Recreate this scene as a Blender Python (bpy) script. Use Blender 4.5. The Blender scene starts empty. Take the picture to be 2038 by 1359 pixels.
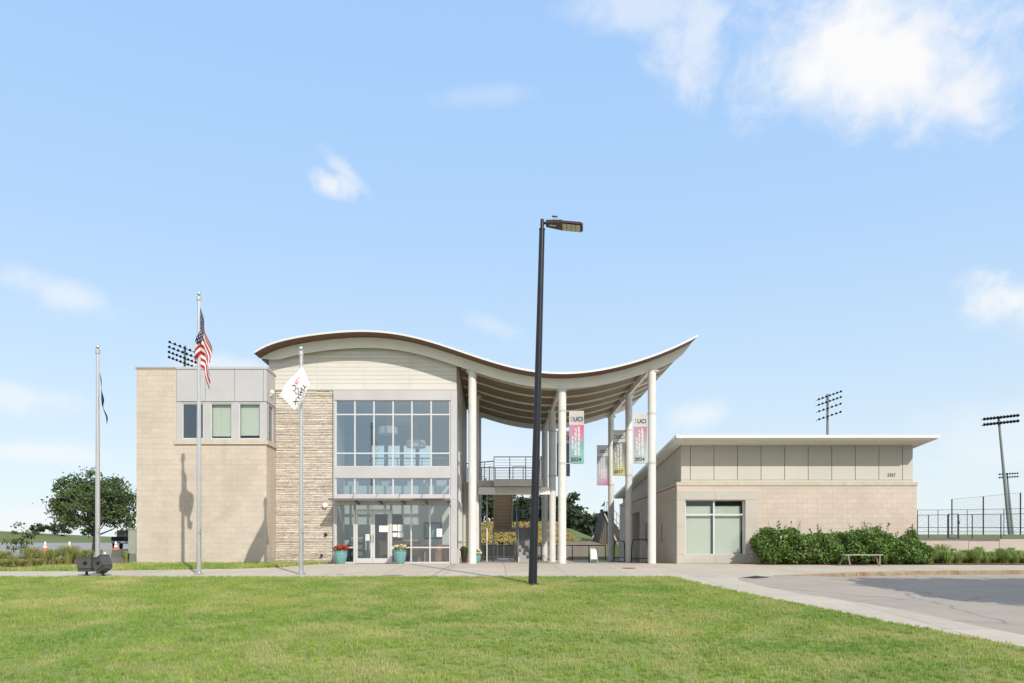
import bpy, math, random
import numpy as np
from mathutils import Vector, Matrix
random.seed(7); RNG = np.random.default_rng(7)
S = bpy.context.scene
COL = S.collection
F, CX, HY, ZC = 1500.0, 985.0, 1101.0, 0.42

# ---------------------------------------------------------------- camera, sky, sun, exposure
cam_d = bpy.data.cameras.new('camera'); cam = bpy.data.objects.new('camera', cam_d); COL.objects.link(cam)
cam.location = (0, 0, ZC); cam.rotation_euler = (math.radians(90), 0, 0)
cam_d.sensor_width = 36; cam_d.lens = F/2038*36
cam_d.shift_x = 34/2038; cam_d.shift_y = 421.5/2038
cam_d.clip_start = 0.1; cam_d.clip_end = 8000
S.camera = cam
SUN_TO = Vector((.504, -1, .773)).normalized()
EXPOSURE = 0.5
SUN_STRENGTH = 2.8
SKY_K = 0.10

world = bpy.data.worlds.new('World'); S.world = world; world.use_nodes = True
W = world.node_tree; W.nodes.clear()
def wn(t, **k):
    n = W.nodes.new(t)
    for a, b in k.items(): setattr(n, a, b)
    return n
def wmath(op, a, b=None, clamp=False):
    n = wn('ShaderNodeMath', operation=op, use_clamp=clamp)
    for i, v in enumerate((a, b)):
        if v is None: continue
        if isinstance(v, (int, float)): n.inputs[i].default_value = v
        else: W.links.new(v, n.inputs[i])
    return n.outputs[0]
sky = wn('ShaderNodeTexSky', sky_type='NISHITA', sun_disc=False)
sky.sun_elevation = math.asin(SUN_TO.z); sky.sun_rotation = math.atan2(SUN_TO.x, SUN_TO.y)
sky.altitude = 200; sky.air_density = 1.0; sky.dust_density = 1.0; sky.ozone_density = 1.0
tc = wn('ShaderNodeTexCoord'); sep = wn('ShaderNodeSeparateXYZ'); W.links.new(tc.outputs['Generated'], sep.inputs[0])
ramp = wn('ShaderNodeValToRGB')
els = [(0.0, (.86, .93, .95)), (.10, (.76, .885, .97)), (.22, (.62, .81, 1.0)), (.38, (.485, .72, 1.03)), (.55, (.42, .665, 1.04)), (1.0, (.35, .58, .97))]
cr = ramp.color_ramp
cr.elements[0].position = 0; cr.elements[0].color = (*els[0][1], 1)
cr.elements[1].position = 1; cr.elements[1].color = (*els[-1][1], 1)
for p, c in els[1:-1]:
    e = cr.elements.new(p); e.color = (*c, 1)
W.links.new(sep.outputs[2], ramp.inputs[0])
vs = wn('ShaderNodeVectorMath', operation='SCALE'); W.links.new(ramp.outputs[0], vs.inputs[0]); vs.inputs['Scale'].default_value = 1/SKY_K/ (2**EXPOSURE)*1.02
mx = wn('ShaderNodeMix', data_type='RGBA'); mx.inputs[0].default_value = .86
W.links.new(sky.outputs[0], mx.inputs[6]); W.links.new(vs.outputs[0], mx.inputs[7])
# clouds: soft noisy banks at fixed directions of the sky dome
def cloud(px, py, sx, sy, strength, seed, tilt=0.0):
    c = Vector(((px-CX)/F, 1, (HY-py)/F)).normalized()
    r = c.cross(Vector((0, 0, 1))).normalized(); u = r.cross(c)
    r2 = r*math.cos(tilt)+u*math.sin(tilt); u2 = -r*math.sin(tilt)+u*math.cos(tilt)
    def dot(v):
        n = wn('ShaderNodeVectorMath', operation='DOT_PRODUCT'); W.links.new(tc.outputs['Generated'], n.inputs[0]); n.inputs[1].default_value = v
        return n.outputs['Value']
    a = wmath('MULTIPLY', dot(r2), F/sx); b = wmath('MULTIPLY', dot(u2), F/sy)
    l = wmath('SQRT', wmath('ADD', wmath('MULTIPLY', a, a), wmath('MULTIPLY', b, b)))
    front = wmath('GREATER_THAN', dot(c), 0)
    nz = wn('ShaderNodeTexNoise', noise_dimensions='4D'); nz.inputs['W'].default_value = seed
    W.links.new(tc.outputs['Generated'], nz.inputs['Vector'])
    nz.inputs['Scale'].default_value = 9 + 600/sx; nz.inputs['Detail'].default_value = 9; nz.inputs['Roughness'].default_value = .6
    nz.inputs['Distortion'].default_value = .35
    v = wmath('SUBTRACT', wmath('ADD', wmath('MULTIPLY', wmath('SUBTRACT', nz.outputs['Fac'], .5), 3.0), 1.0), l)
    mr = wn('ShaderNodeMapRange', interpolation_type='SMOOTHSTEP')
    W.links.new(v, mr.inputs[0]); mr.inputs[1].default_value = -.35; mr.inputs[2].default_value = .95; mr.inputs[3].default_value = 0; mr.inputs[4].default_value = strength
    return wmath('MULTIPLY', mr.outputs[0], front)
cl = [(1670, 55, 165, 100, 1.0, 1, -.1), (1790, 125, 185, 95, 1.0, 2, -.42), (1890, 175, 90, 60, .9, 21, -.3), (1385, 75, 60, 85, .6, 3, -.3), (1270, 5, 110, 40, .5, 4, -.2),
      (660, 366, 44, 24, .75, 5, 0), (690, 345, 48, 14, .5, 6, -.7), (120, 585, 88, 28, .5, 7, -.25), (2020, 595, 84, 48, 1.0, 8, -.3),
      (40, 790, 110, 28, .5, 9, 0), (60, 900, 110, 18, .6, 10, 0), (1400, 825, 60, 30, .6, 11, 0), (960, 190, 90, 18, .2, 12, .1),
      (1990, 880, 170, 75, .35, 13, .1), (985, 650, 60, 18, .3, 15, -.3), (450, 730, 90, 25, .55, 16, 0),
      (1010, 940, 260, 110, .32, 17, 0), (30, 1040, 120, 30, .5, 18, 0)]
# unseen clouds behind the camera, made dense to whiten and lift the fill light
tot = None
for c in cl:
    v = cloud(*c); tot = v if tot is None else wmath('MAXIMUM', tot, v)
nb = wn('ShaderNodeTexNoise'); W.links.new(tc.outputs['Generated'], nb.inputs['Vector']); nb.inputs['Scale'].default_value = 2.6; nb.inputs['Detail'].default_value = 7
mb_ = wn('ShaderNodeMapRange', interpolation_type='SMOOTHSTEP'); W.links.new(nb.outputs['Fac'], mb_.inputs[0])
mb_.inputs[1].default_value = .33; mb_.inputs[2].default_value = .60; mb_.inputs[3].default_value = 0; mb_.inputs[4].default_value = .95
back = wmath('LESS_THAN', sep.outputs[1], 0.1)
tot = wmath('MAXIMUM', tot, wmath('MULTIPLY', mb_.outputs[0], back))
cm = wn('ShaderNodeMix', data_type='RGBA'); W.links.new(tot, cm.inputs[0]); W.links.new(mx.outputs[2], cm.inputs[6])
cw = 1.0/SKY_K/(2**EXPOSURE)*.97
cm.inputs[7].default_value = (cw, cw*1.0, cw*1.01, 1)
bg = wn('ShaderNodeBackground'); W.links.new(cm.outputs[2], bg.inputs[0]); bg.inputs[1].default_value = SKY_K
wo = wn('ShaderNodeOutputWorld'); W.links.new(bg.outputs[0], wo.inputs[0])

sun_d = bpy.data.lights.new('sun', 'SUN'); sun = bpy.data.objects.new('sun', sun_d); COL.objects.link(sun)
sun_d.energy = SUN_STRENGTH; sun_d.angle = math.radians(.5); sun_d.color = (1, .93, .82)
sun.rotation_euler = (-SUN_TO).to_track_quat('-Z', 'Y').to_euler()
sun.location = (10, -20, 30)
S.view_settings.view_transform = 'Standard'; S.view_settings.look = 'None'
S.view_settings.exposure = EXPOSURE; S.view_settings.gamma = 1; S.view_settings.use_curve_mapping = False
S.cycles.max_bounces = 8; S.cycles.transparent_max_bounces = 24

# ---------------------------------------------------------------- helpers
def XX(px, d): return (px-CX)*d/F
def ZZ(py, d): return ZC+(HY-py)*d/F
def P(px, py, d): return Vector((XX(px, d), d, ZZ(py, d)))
def lerp(a, b, t): return a+(b-a)*t
def sst(t): t = max(0, min(1, t)); return t*t*(3-2*t)
def interp(xs, ys, x): return float(np.interp(x, xs, ys))

def tag(o, label=None, cat=None, group=None, kind=None):
    for k, v in (('label', label), ('category', cat), ('group', group), ('kind', kind)):
        if v: o[k] = v
    return o
def empty(name, loc, label, cat, group=None, rz=0):
    o = bpy.data.objects.new(name, None); COL.objects.link(o); o.location = loc; o.rotation_euler.z = rz
    o.empty_display_size = .2
    return tag(o, label, cat, group)
def rootloc(p):
    l = Vector((0, 0, 0))
    while p is not None: l += p.location; p = p.parent
    return l
def children(o, _c={}):
    return [x for x in bpy.data.objects if x.parent == o]
def copy_tree(o, loc=None, label=None, parent=None, group=None, rz=None):
    kids = {}
    for x in bpy.data.objects:
        if x.parent: kids.setdefault(x.parent.name, []).append(x)
    def rec(s, par):
        c = s.copy(); COL.objects.link(c); c.parent = par
        for k in kids.get(s.name, []): rec(k, c)
        return c
    c = rec(o, parent)
    if loc is not None: c.location = loc
    if rz is not None: c.rotation_euler.z = rz
    if label: c['label'] = label
    if group: c['group'] = group
    return c

class MB:
    def __init__(s): s.v = []; s.f = []; s.m = []
    def add(s, vs, fs, mi=0):
        b = len(s.v); s.v += [tuple(x) for x in vs]
        for f in fs: s.f.append(tuple(i+b for i in f)); s.m.append(mi)
        return s
    def box(s, x0, x1, y0, y1, z0, z1, mi=0):
        x0, x1 = min(x0, x1), max(x0, x1); y0, y1 = min(y0, y1), max(y0, y1); z0, z1 = min(z0, z1), max(z0, z1)
        v = [(x0,y0,z0),(x1,y0,z0),(x1,y1,z0),(x0,y1,z0),(x0,y0,z1),(x1,y0,z1),(x1,y1,z1),(x0,y1,z1)]
        return s.add(v, [(0,3,2,1),(4,5,6,7),(0,1,5,4),(1,2,6,5),(2,3,7,6),(3,0,4,7)], mi)
    def bar(s, p, q, w, h, mi=0, up=(0,0,1)):
        p = Vector(p); q = Vector(q); d = (q-p).normalized(); up = Vector(up)
        if abs(d.dot(up)) > .99: up = Vector((0,1,0))
        r = d.cross(up).normalized(); u = r.cross(d)
        v = []
        for c in (p, q):
            for a, b in ((-1,-1),(1,-1),(1,1),(-1,1)): v.append(c+r*a*w/2+u*b*h/2)
        return s.add(v, [(0,1,2,3)[::-1],(4,5,6,7),(0,1,5,4),(1,2,6,5),(2,3,7,6),(3,0,4,7)], mi)
    def tube(s, pts, r, n=8, mi=0, cap=True):
        pts = [Vector(p) for p in pts]; k = len(pts)
        rs = r if isinstance(r, (list, tuple)) else [r]*k
        vs = []; prev = None
        for i, p in enumerate(pts):
            t = (pts[min(i+1, k-1)]-pts[max(i-1, 0)]).normalized()
            if prev is None:
                a = Vector((1,0,0)) if abs(t.x) < .9 else Vector((0,1,0))
                u = t.cross(a).normalized()
            else: u = (prev - t*prev.dot(t)).normalized()
            prev = u; w = t.cross(u)
            for j in range(n):
                an = 2*math.pi*j/n; vs.append(p+(u*math.cos(an)+w*math.sin(an))*rs[i])
        fs = []
        for i in range(k-1):
            for j in range(n):
                a = i*n+j; b = i*n+(j+1) % n; fs.append((a, b, b+n, a+n))
        if cap: fs.append(tuple(range(n))[::-1]); fs.append(tuple(range((k-1)*n, k*n)))
        return s.add(vs, fs, mi)
    def lathe(s, prof, c, n=16, mi=0, axis=None):
        c = Vector(c); k = len(prof); vs = []
        M_ = Matrix.Identity(3) if axis is None else Vector((0,0,1)).rotation_difference(Vector(axis)).to_matrix()
        for r, z in prof:
            for j in range(n):
                an = 2*math.pi*j/n; vs.append(c+M_@Vector((r*math.cos(an), r*math.sin(an), z)))
        fs = []
        for i in range(k-1):
            for j in range(n):
                a = i*n+j; b = i*n+(j+1) % n; fs.append((a, b, b+n, a+n))
        fs.append(tuple(range(n))[::-1]); fs.append(tuple(range((k-1)*n, k*n)))
        return s.add(vs, fs, mi)
    def prism(s, pts, a0, a1, axis='y', mi=0):
        n = len(pts)
        def mk(p, a): return (p[0], a, p[1]) if axis == 'y' else ((a, p[0], p[1]) if axis == 'x' else (p[0], p[1], a))
        v = [mk(p, a0) for p in pts]+[mk(p, a1) for p in pts]
        fs = [tuple(range(n)), tuple(range(n, 2*n))[::-1]]+[(i, i+n, (i+1) % n+n, (i+1) % n) for i in range(n)]
        return s.add(v, fs, mi)
    def strip(s, top, bot, y0, y1, mi=0):
        """solid between two poly-lines (lists of (x,z)), extruded from y0 to y1"""
        n = len(top); v = []
        for y in (y0, y1):
            v += [(x, y, z) for x, z in top]+[(x, y, z) for x, z in bot]
        f = []
        A, B, C_, D = 0, n, 2*n, 3*n
        for i in range(n-1):
            f += [(A+i, B+i, B+i+1, A+i+1), (C_+i, C_+i+1, D+i+1, D+i), (A+i, A+i+1, C_+i+1, C_+i), (B+i, D+i, D+i+1, B+i+1)]
        f += [(A, C_, D, B), (A+n-1, B+n-1, D+n-1, C_+n-1)]
        return s.add(v, f, mi)
    def mesh(s, name, mats, off=Vector((0,0,0)), smooth=False):
        me = bpy.data.meshes.new(name)
        me.from_pydata([(x-off.x, y-off.y, z-off.z) for x, y, z in s.v], [], s.f)
        for m in (mats if isinstance(mats, (list, tuple)) else [mats]): me.materials.append(m)
        if any(s.m): me.polygons.foreach_set('material_index', s.m)
        if smooth: me.polygons.foreach_set('use_smooth', [True]*len(me.polygons))
        me.update(); return me
    def build(s, name, mats, parent=None, smooth=False, label=None):
        o = bpy.data.objects.new(name, s.mesh(name, mats, rootloc(parent), smooth)); COL.objects.link(o)
        o.parent = parent
        if smooth:
            try: o.data.shade_smooth_by_angle = None
            except Exception: pass
        if label: o['label'] = label
        return o
def smooth_by_angle(o, deg=40):
    me = o.data; import bmesh
    bm = bmesh.new(); bm.from_mesh(me)
    for e in bm.edges:
        if len(e.link_faces) == 2: e.smooth = e.calc_face_angle(0) < math.radians(deg)
    for f in bm.faces: f.smooth = True
    bm.to_mesh(me); bm.free(); return o

_mats = {}
def M(name, rgb, rough=.7, metal=0.0, noise=None, noise2=None, bump=None, rnd=0.0, spec=.4, trans=0.0, stretch=None, streak=None, crack=None):
    """noise=(scale, amount) light/dark grain; noise2=(scale, rgb, amount) stains; rnd=per-object tone variation"""
    if name in _mats: return _mats[name]
    m = bpy.data.materials.new(name); m.use_nodes = True; nt = m.node_tree; b = nt.nodes['Principled BSDF']; L = nt.links
    b.inputs['Roughness'].default_value = rough; b.inputs['Metallic'].default_value = metal; b.inputs['Specular IOR Level'].default_value = spec
    geo = nt.nodes.new('ShaderNodeNewGeometry'); pos = geo.outputs['Position']
    if stretch:
        mp = nt.nodes.new('ShaderNodeMapping'); mp.inputs['Scale'].default_value = stretch; L.new(pos, mp.inputs[0]); pos = mp.outputs[0]
    rgbn = nt.nodes.new('ShaderNodeRGB'); rgbn.outputs[0].default_value = (*rgb, 1); col = rgbn.outputs[0]
    def noise_tex(sc, det=4):
        n = nt.nodes.new('ShaderNodeTexNoise'); n.inputs['Scale'].default_value = sc; n.inputs['Detail'].default_value = det; L.new(pos, n.inputs['Vector']); return n.outputs['Fac']
    def scale(col, fac_out, lo, hi, a=.3, z=.7):
        r = nt.nodes.new('ShaderNodeMapRange'); L.new(fac_out, r.inputs[0]); r.inputs[1].default_value = a; r.inputs[2].default_value = z; r.inputs[3].default_value = lo; r.inputs[4].default_value = hi
        v = nt.nodes.new('ShaderNodeVectorMath'); v.operation = 'SCALE'; L.new(col, v.inputs[0]); L.new(r.outputs[0], v.inputs['Scale']); return v.outputs[0]
    if noise:
        ns = noise if isinstance(noise[0], (list, tuple)) else [noise]
        for sc, am in ns: col = scale(col, noise_tex(sc), 1-am, 1+am)
    if noise2:
        n2s = noise2 if isinstance(noise2[0], (list, tuple)) else [noise2]
        for sc, c2, am in n2s:
            r = nt.nodes.new('ShaderNodeMapRange'); L.new(noise_tex(sc, 6), r.inputs[0]); r.inputs[1].default_value = .48; r.inputs[2].default_value = .68; r.inputs[4].default_value = am
            mx = nt.nodes.new('ShaderNodeMix'); mx.data_type = 'RGBA'; L.new(r.outputs[0], mx.inputs[0]); L.new(col, mx.inputs[6]); mx.inputs[7].default_value = (*c2, 1); col = mx.outputs[2]
    def blend(col, fac, c2):
        mx = nt.nodes.new('ShaderNodeMix'); mx.data_type = 'RGBA'; L.new(fac, mx.inputs[0]); L.new(col, mx.inputs[6]); mx.inputs[7].default_value = (*c2, 1); return mx.outputs[2]
    if streak:
        mp2 = nt.nodes.new('ShaderNodeMapping'); mp2.inputs['Scale'].default_value = (1, 1, .07); L.new(geo.outputs['Position'], mp2.inputs[0])
        n = nt.nodes.new('ShaderNodeTexNoise'); n.inputs['Scale'].default_value = streak[0]; n.inputs['Detail'].default_value = 3; L.new(mp2.outputs[0], n.inputs['Vector'])
        q = nt.nodes.new('ShaderNodeMapRange'); L.new(n.outputs['Fac'], q.inputs[0]); q.inputs[1].default_value = .55; q.inputs[2].default_value = .75; q.inputs[4].default_value = streak[2]; col = blend(col, q.outputs[0], streak[1])
    if crack:
        wn_ = nt.nodes.new('ShaderNodeTexNoise'); wn_.inputs['Scale'].default_value = 1.3; wn_.inputs['Detail'].default_value = 5; L.new(geo.outputs['Position'], wn_.inputs['Vector'])
        va = nt.nodes.new('ShaderNodeVectorMath'); va.operation = 'MULTIPLY_ADD'; L.new(wn_.outputs['Color'], va.inputs[0]); va.inputs[1].default_value = (.9, .9, 0); L.new(geo.outputs['Position'], va.inputs[2])
        vo = nt.nodes.new('ShaderNodeTexVoronoi'); vo.feature = 'DISTANCE_TO_EDGE'; vo.inputs['Scale'].default_value = crack[0]; L.new(va.outputs[0], vo.inputs['Vector'])
        q = nt.nodes.new('ShaderNodeMapRange'); L.new(vo.outputs['Distance'], q.inputs[0]); q.inputs[1].default_value = 0; q.inputs[2].default_value = crack[3]; q.inputs[3].default_value = crack[2]; q.inputs[4].default_value = 0; col = blend(col, q.outputs[0], crack[1])
    if rnd:
        oi = nt.nodes.new('ShaderNodeObjectInfo'); col = scale(col, oi.outputs['Random'], 1-rnd, 1+rnd, 0, 1)
    L.new(col, b.inputs['Base Color'])
    if bump:
        bs = bump if isinstance(bump[0], (list, tuple)) else [bump]
        prev = None
        for sc, st in bs:
            bn = nt.nodes.new('ShaderNodeBump'); bn.inputs['Strength'].default_value = st; bn.inputs['Distance'].default_value = .02
            L.new(noise_tex(sc, 5), bn.inputs['Height'])
            if prev: L.new(prev, bn.inputs['Normal'])
            prev = bn.outputs[0]
        L.new(prev, b.inputs['Normal'])
    if trans:
        t = nt.nodes.new('ShaderNodeBsdfTranslucent'); L.new(col, t.inputs[0]); ms = nt.nodes.new('ShaderNodeMixShader'); ms.inputs[0].default_value = trans
        L.new(b.outputs[0], ms.inputs[1]); L.new(t.outputs[0], ms.inputs[2]); L.new(ms.outputs[0], nt.nodes['Material Output'].inputs[0])
    _mats[name] = m; return m
def glass(name, tint, refl=.3, rough=.02, coltint=(1,1,1)):
    m = bpy.data.materials.new(name); m.use_nodes = True; nt = m.node_tree; nt.nodes.clear()
    g = nt.nodes.new('ShaderNodeBsdfGlossy'); g.inputs['Roughness'].default_value = rough; g.inputs['Color'].default_value = (*coltint, 1)
    t = nt.nodes.new('ShaderNodeBsdfTransparent'); t.inputs[0].default_value = (*tint, 1)
    fr = nt.nodes.new('ShaderNodeFresnel'); fr.inputs[0].default_value = 1.5
    ad = nt.nodes.new('ShaderNodeMath'); ad.operation = 'ADD'; ad.use_clamp = True; ad.inputs[1].default_value = refl; ge = nt.nodes.new('ShaderNodeNewGeometry'); iv = nt.nodes.new('ShaderNodeMath'); iv.operation = 'SUBTRACT'; iv.inputs[0].default_value = 1; nt.links.new(ge.outputs['Backfacing'], iv.inputs[1]); mu = nt.nodes.new('ShaderNodeMath'); mu.operation = 'MULTIPLY'; nt.links.new(fr.outputs[0], ad.inputs[0]); nt.links.new(ad.outputs[0], mu.inputs[0]); nt.links.new(iv.outputs[0], mu.inputs[1])
    mx = nt.nodes.new('ShaderNodeMixShader'); nt.links.new(mu.outputs[0], mx.inputs[0]); nt.links.new(t.outputs[0], mx.inputs[1]); nt.links.new(g.outputs[0], mx.inputs[2])
    o = nt.nodes.new('ShaderNodeOutputMaterial'); nt.links.new(mx.outputs[0], o.inputs[0]); return m

_tx = {}
def text2d(s):
    if s in _tx: return _tx[s]
    c = bpy.data.curves.new('t', 'FONT'); c.body = s; c.size = 1; c.resolution_u = 3; c.offset = .018
    o = bpy.data.objects.new('t', c); COL.objects.link(o)
    bpy.context.view_layer.update()
    me = bpy.data.meshes.new_from_object(o)
    v = [(a.co.x, a.co.y) for a in me.vertices]; f = [tuple(p.vertices) for p in me.polygons]
    bpy.data.objects.remove(o); bpy.data.curves.remove(c); bpy.data.meshes.remove(me)
    x0 = min(a for a, b in v); x1 = max(a for a, b in v); y0 = min(b for a, b in v); y1 = max(b for a, b in v)
    v = [((a-x0)/(x1-x0), (b-y0)/(y1-y0)) for a, b in v]   # normalised to 0..1 both ways
    _tx[s] = (v, f); return _tx[s]
def put_text(mb, s, fn, mi=0):
    v, f = text2d(s); mb.add([fn(a, b) for a, b in v], f, mi)

# ---------------------------------------------------------------- materials
SIL = M('silver_panel', (.50, .49, .50), .45, .3, noise=(1.3, .05))
ALU = M('aluminium_frame', (.60, .60, .60), .42, .2, noise=(3, .04))
STEEL = M('painted_white_steel', (.66, .655, .63), .45, 0, noise=(2, .04), noise2=(3.5, (.5, .48, .43), .25))
BEAMC = M('beam_paint', (.82, .81, .765), .5, 0, noise=(1.6, .04))
ROOFM = M('roof_metal', (.66, .66, .65), .35, .2, noise=(2, .03))
SOFF = M('taupe_soffit', (.25, .168, .105), .6, 0, noise=(1.2, .06), noise2=(.9, (.16, .125, .09), .4))
WOOD = M('cedar_soffit', (.15, .068, .036), .55, 0, noise=(9, .25), noise2=(5, (.09, .045, .03), .6), stretch=(3, 1, 3))
BLOCK = M('split_block', (.52, .452, .39), .9, 0, noise=((14, .06), (1.1, .045)), noise2=((.7, (.40, .34, .27), .35), (2.7, (.50, .44, .37), .3)), bump=((45, .35), (9, .15)), rnd=.045, streak=(2.2, (.41, .35, .285), .4))
BLOCK2 = M('smooth_block', (.535, .462, .395), .9, 0, noise=((14, .04), (.9, .04)), noise2=(.6, (.44, .37, .30), .35), bump=(45, .25), rnd=.035, streak=(2.0, (.42, .36, .29), .35))
MORT = M('mortar', (.53, .475, .41), .95, 0, noise=(20, .06))
STONE = M('ledge_stone', (.58, .515, .445), .88, 0, noise=((7, .09), (40, .06)), noise2=((2.0, (.56, .48, .39), .35), (1.7, (.65, .61, .56), .5)), bump=((30, .7), (8, .5)), rnd=.10)
STMORT = M('stone_gap', (.36, .32, .275), .95)
SIDE = M('siding_paint', (.61, .59, .555), .6, 0, noise=(1.5, .03), rnd=.015)
GAP = M('dark_joint', (.16, .145, .125), .9)
PANEL = M('stucco_panel', (.50, .485, .435), .8, 0, noise=((1.2, .03), (30, .02)), rnd=.02)
PREC = M('precast', (.45, .425, .375), .8, 0, noise=((1.5, .04), (25, .03)), bump=(60, .1), rnd=.025)
TRIMB = M('limestone_belt', (.50, .44, .365), .8, 0, noise=((3, .06),), noise2=(4, (.36, .30, .23), .4), rnd=.03)
CAPM = M('coping_metal', (.36, .35, .32), .5, .3)
CONC = M('concrete', (.50, .445, .365), .85, 0, noise=((2.2, .05), (35, .05)), noise2=((.5, (.44, .385, .31), .5), (5, (.41, .36, .29), .3)), bump=(70, .12), rnd=.05)
CURB = M('curb_concrete', (.30, .235, .15), .85, 0, noise=((6, .16),), noise2=((1.6, (.20, .125, .055), .9),), bump=(40, .2))
ASPH = M('worn_asphalt', (.385, .335, .28), .9, 0, noise=((90, .16), (1.2, .05)), noise2=((.45, (.32, .28, .24), .5), (3, (.42, .375, .33), .4)), bump=(120, .4), crack=(.3, (.16, .14, .12), .6, .012))
ASPH2 = M('lot_asphalt', (.30, .28, .26), .9, 0, noise=((2, .05),), noise2=(.15, (.28, .28, .28), .5))
MULCH = M('pine_mulch', (.23, .11, .055), .95, 0, noise=((40, .4), (6, .2)), bump=(60, 1))
SOIL = M('soil', (.16, .12, .08), .95, 0, noise=(5, .2))
LAWN = M('lawn_turf', (.23, .27, .075), .95, 0, noise=((60, .3), (3, .12)), noise2=((.55, (.29, .28, .11), .75), (.22, (.13, .19, .04), .6)), bump=(90, .6))
FIELD = M('far_grass', (.12, .155, .045), .95, 0, noise=((.8, .15), (8, .12)), noise2=(.05, (.18, .20, .075), .6))
BLADE = M('grass_blade', (.30, .42, .08), .6, 0, noise=((3, .14), (45, .3)), noise2=((.40, (.56, .54, .20), .95), (.27, (.16, .34, .045), .95), (1.6, (.17, .31, .05), .7), (1.0, (.62, .55, .27), .6), (9, (.58, .50, .26), .5)), trans=.35, spec=.25)
DARKM = M('black_steel', (.022, .022, .026), .38, .4, noise=(5, .1))
POLEB = M('lamp_pole_paint', (.018, .019, .027), .32, .2, noise=(3, .1))
BRONZE = M('bronze_housing', (.06, .032, .024), .4, .3)
LENS = M('led_lens', (.62, .58, .44), .25, 0, noise=(60, .1))
FLAGP = M('brushed_flagpole', (.60, .60, .60), .28, .85, noise=(3, .04))
GOLDB = M('ball_finial', (.75, .74, .70), .2, .8)
RED = M('flag_red', (.42, .012, .03), .7, trans=.25); WHT = M('flag_white', (.80, .78, .76), .7, trans=.25); NAVY = M('flag_navy', (.016, .028, .075), .7, trans=.1)
BLKF = M('flag_black', (.018, .02, .026), .7)
INK = M('dark_ink', (.03, .035, .05), .6); INKB = M('blue_ink', (.05, .10, .28), .6); INKG = M('gold_ink', (.55, .33, .10), .6); INKR = M('red_ink', (.65, .06, .06), .6); INKP = M('pale_ink', (.45, .40, .55), .6)
PAPER = M('paper', (.78, .78, .76), .7)
LETW = M('white_letter', (.82, .82, .82), .6)
TURQ = M('turquoise_glaze', (.13, .30, .30), .25, 0, noise=(30, .15), noise2=(12, (.24, .42, .40), .5), spec=.6)
GREYB = M('grey_box_paint', (.085, .088, .09), .5, .2, noise=(3, .08))
GREENB = M('utility_green', (.30, .33, .27), .55, 0, noise=(2, .05))
XFMR = M('transformer_grey', (.21, .22, .20), .55, 0, noise=(3, .05))
ORANGE = M('cone_orange', (.80, .13, .03), .5)
TRUNK = M('bark', (.085, .065, .05), .95, 0, noise=(12, .25), bump=(20, 1))
LEAF1 = M('oak_leaf', (.085, .13, .045), .55, 0, noise=((1.1, .3), (14, .4)), noise2=(2.5, (.12, .15, .055), .75), trans=.25)
LEAF2 = M('hedge_leaf', (.105, .19, .042), .42, 0, noise=((1.6, .3), (22, .5)), noise2=(4, (.25, .34, .08), .7), trans=.25, spec=.5)
LEAF3 = M('far_leaf', (.038, .065, .028), .7, 0, noise=((.6, .3), (6, .3)), trans=.15)
REED = M('ornamental_grass', (.29, .33, .10), .6, 0, noise=((2, .2), (30, .3)), noise2=((1.5, (.34, .31, .14), .6),), trans=.3)
REED2 = M('liriope', (.24, .34, .09), .6, 0, noise=((2, .2), (30, .35)), noise2=((2, (.27, .31, .12), .6),), trans=.3)
PETR = M('red_petal', (.55, .03, .03), .6, trans=.2); PETW = M('cream_petal', (.8, .74, .55), .6, trans=.2); PETY = M('yellow_bloom', (.33, .27, .08), .7, 0, noise=((2, .3), (9, .3)), noise2=((.9, (.18, .19, .05), .8), (1.3, (.36, .13, .05), .5))); 
INT = M('interior_wall', (.70, .70, .66), .8, 0, noise=(1, .03)); INTF = M('interior_floor', (.30, .28, .26), .4)
CEIL = M('interior_ceiling', (.6, .62, .62), .8)
DESK = M('desk_wood', (.50, .25, .11), .45, 0, noise=(6, .15)); SCREEN = M('dark_screen', (.02, .025, .03), .2)
SHADE = M('pendant_shade', (.80, .78, .68), .6, trans=.3)
BLIND = M('roller_blind', (.50, .51, .475), .8, 0, noise=(1, .02))
RETW = M('retaining_wall', (.245, .21, .185), .9, 0, noise=((1.5, .1), (12, .1)), noise2=(.8, (.20, .17, .15), .5), bump=(15, .5))
PALEW = M('pale_wall', (.47, .43, .38), .9, 0, noise=((1.5, .06),), noise2=(.7, (.40, .36, .31), .5))
RISER = M('stair_underside', (.46, .38, .30), .7); STRING = M('stair_paint', (.55, .54, .50), .6, noise=(3, .06))
TREADM = M('stair_tread', (.34, .34, .33), .7); RAILM = M('rail_paint', (.17, .19, .20), .45, .4)
GL = glass('window_glass', (.90, .93, .93), .10, coltint=(.78, .87, .93))
GLU = glass('upper_window_glass', (.84, .90, .92), .30, coltint=(.70, .82, .90))
GL2 = glass('tinted_glass', (.55, .62, .64), .16, coltint=(.72, .80, .86))
GLB = glass('blind_glass', (.94, .97, .95), .03, coltint=(.8, .88, .88))
TRUCKM = M('truck_black', (.012, .012, .016), .25, .2); RUB = M('rubber', (.02, .02, .02), .8)
GALV = M('galvanised', (.30, .33, .34), .5, .5); FENC = M('fence_navy', (.05, .075, .09), .5, .3)
NETM = None

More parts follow.
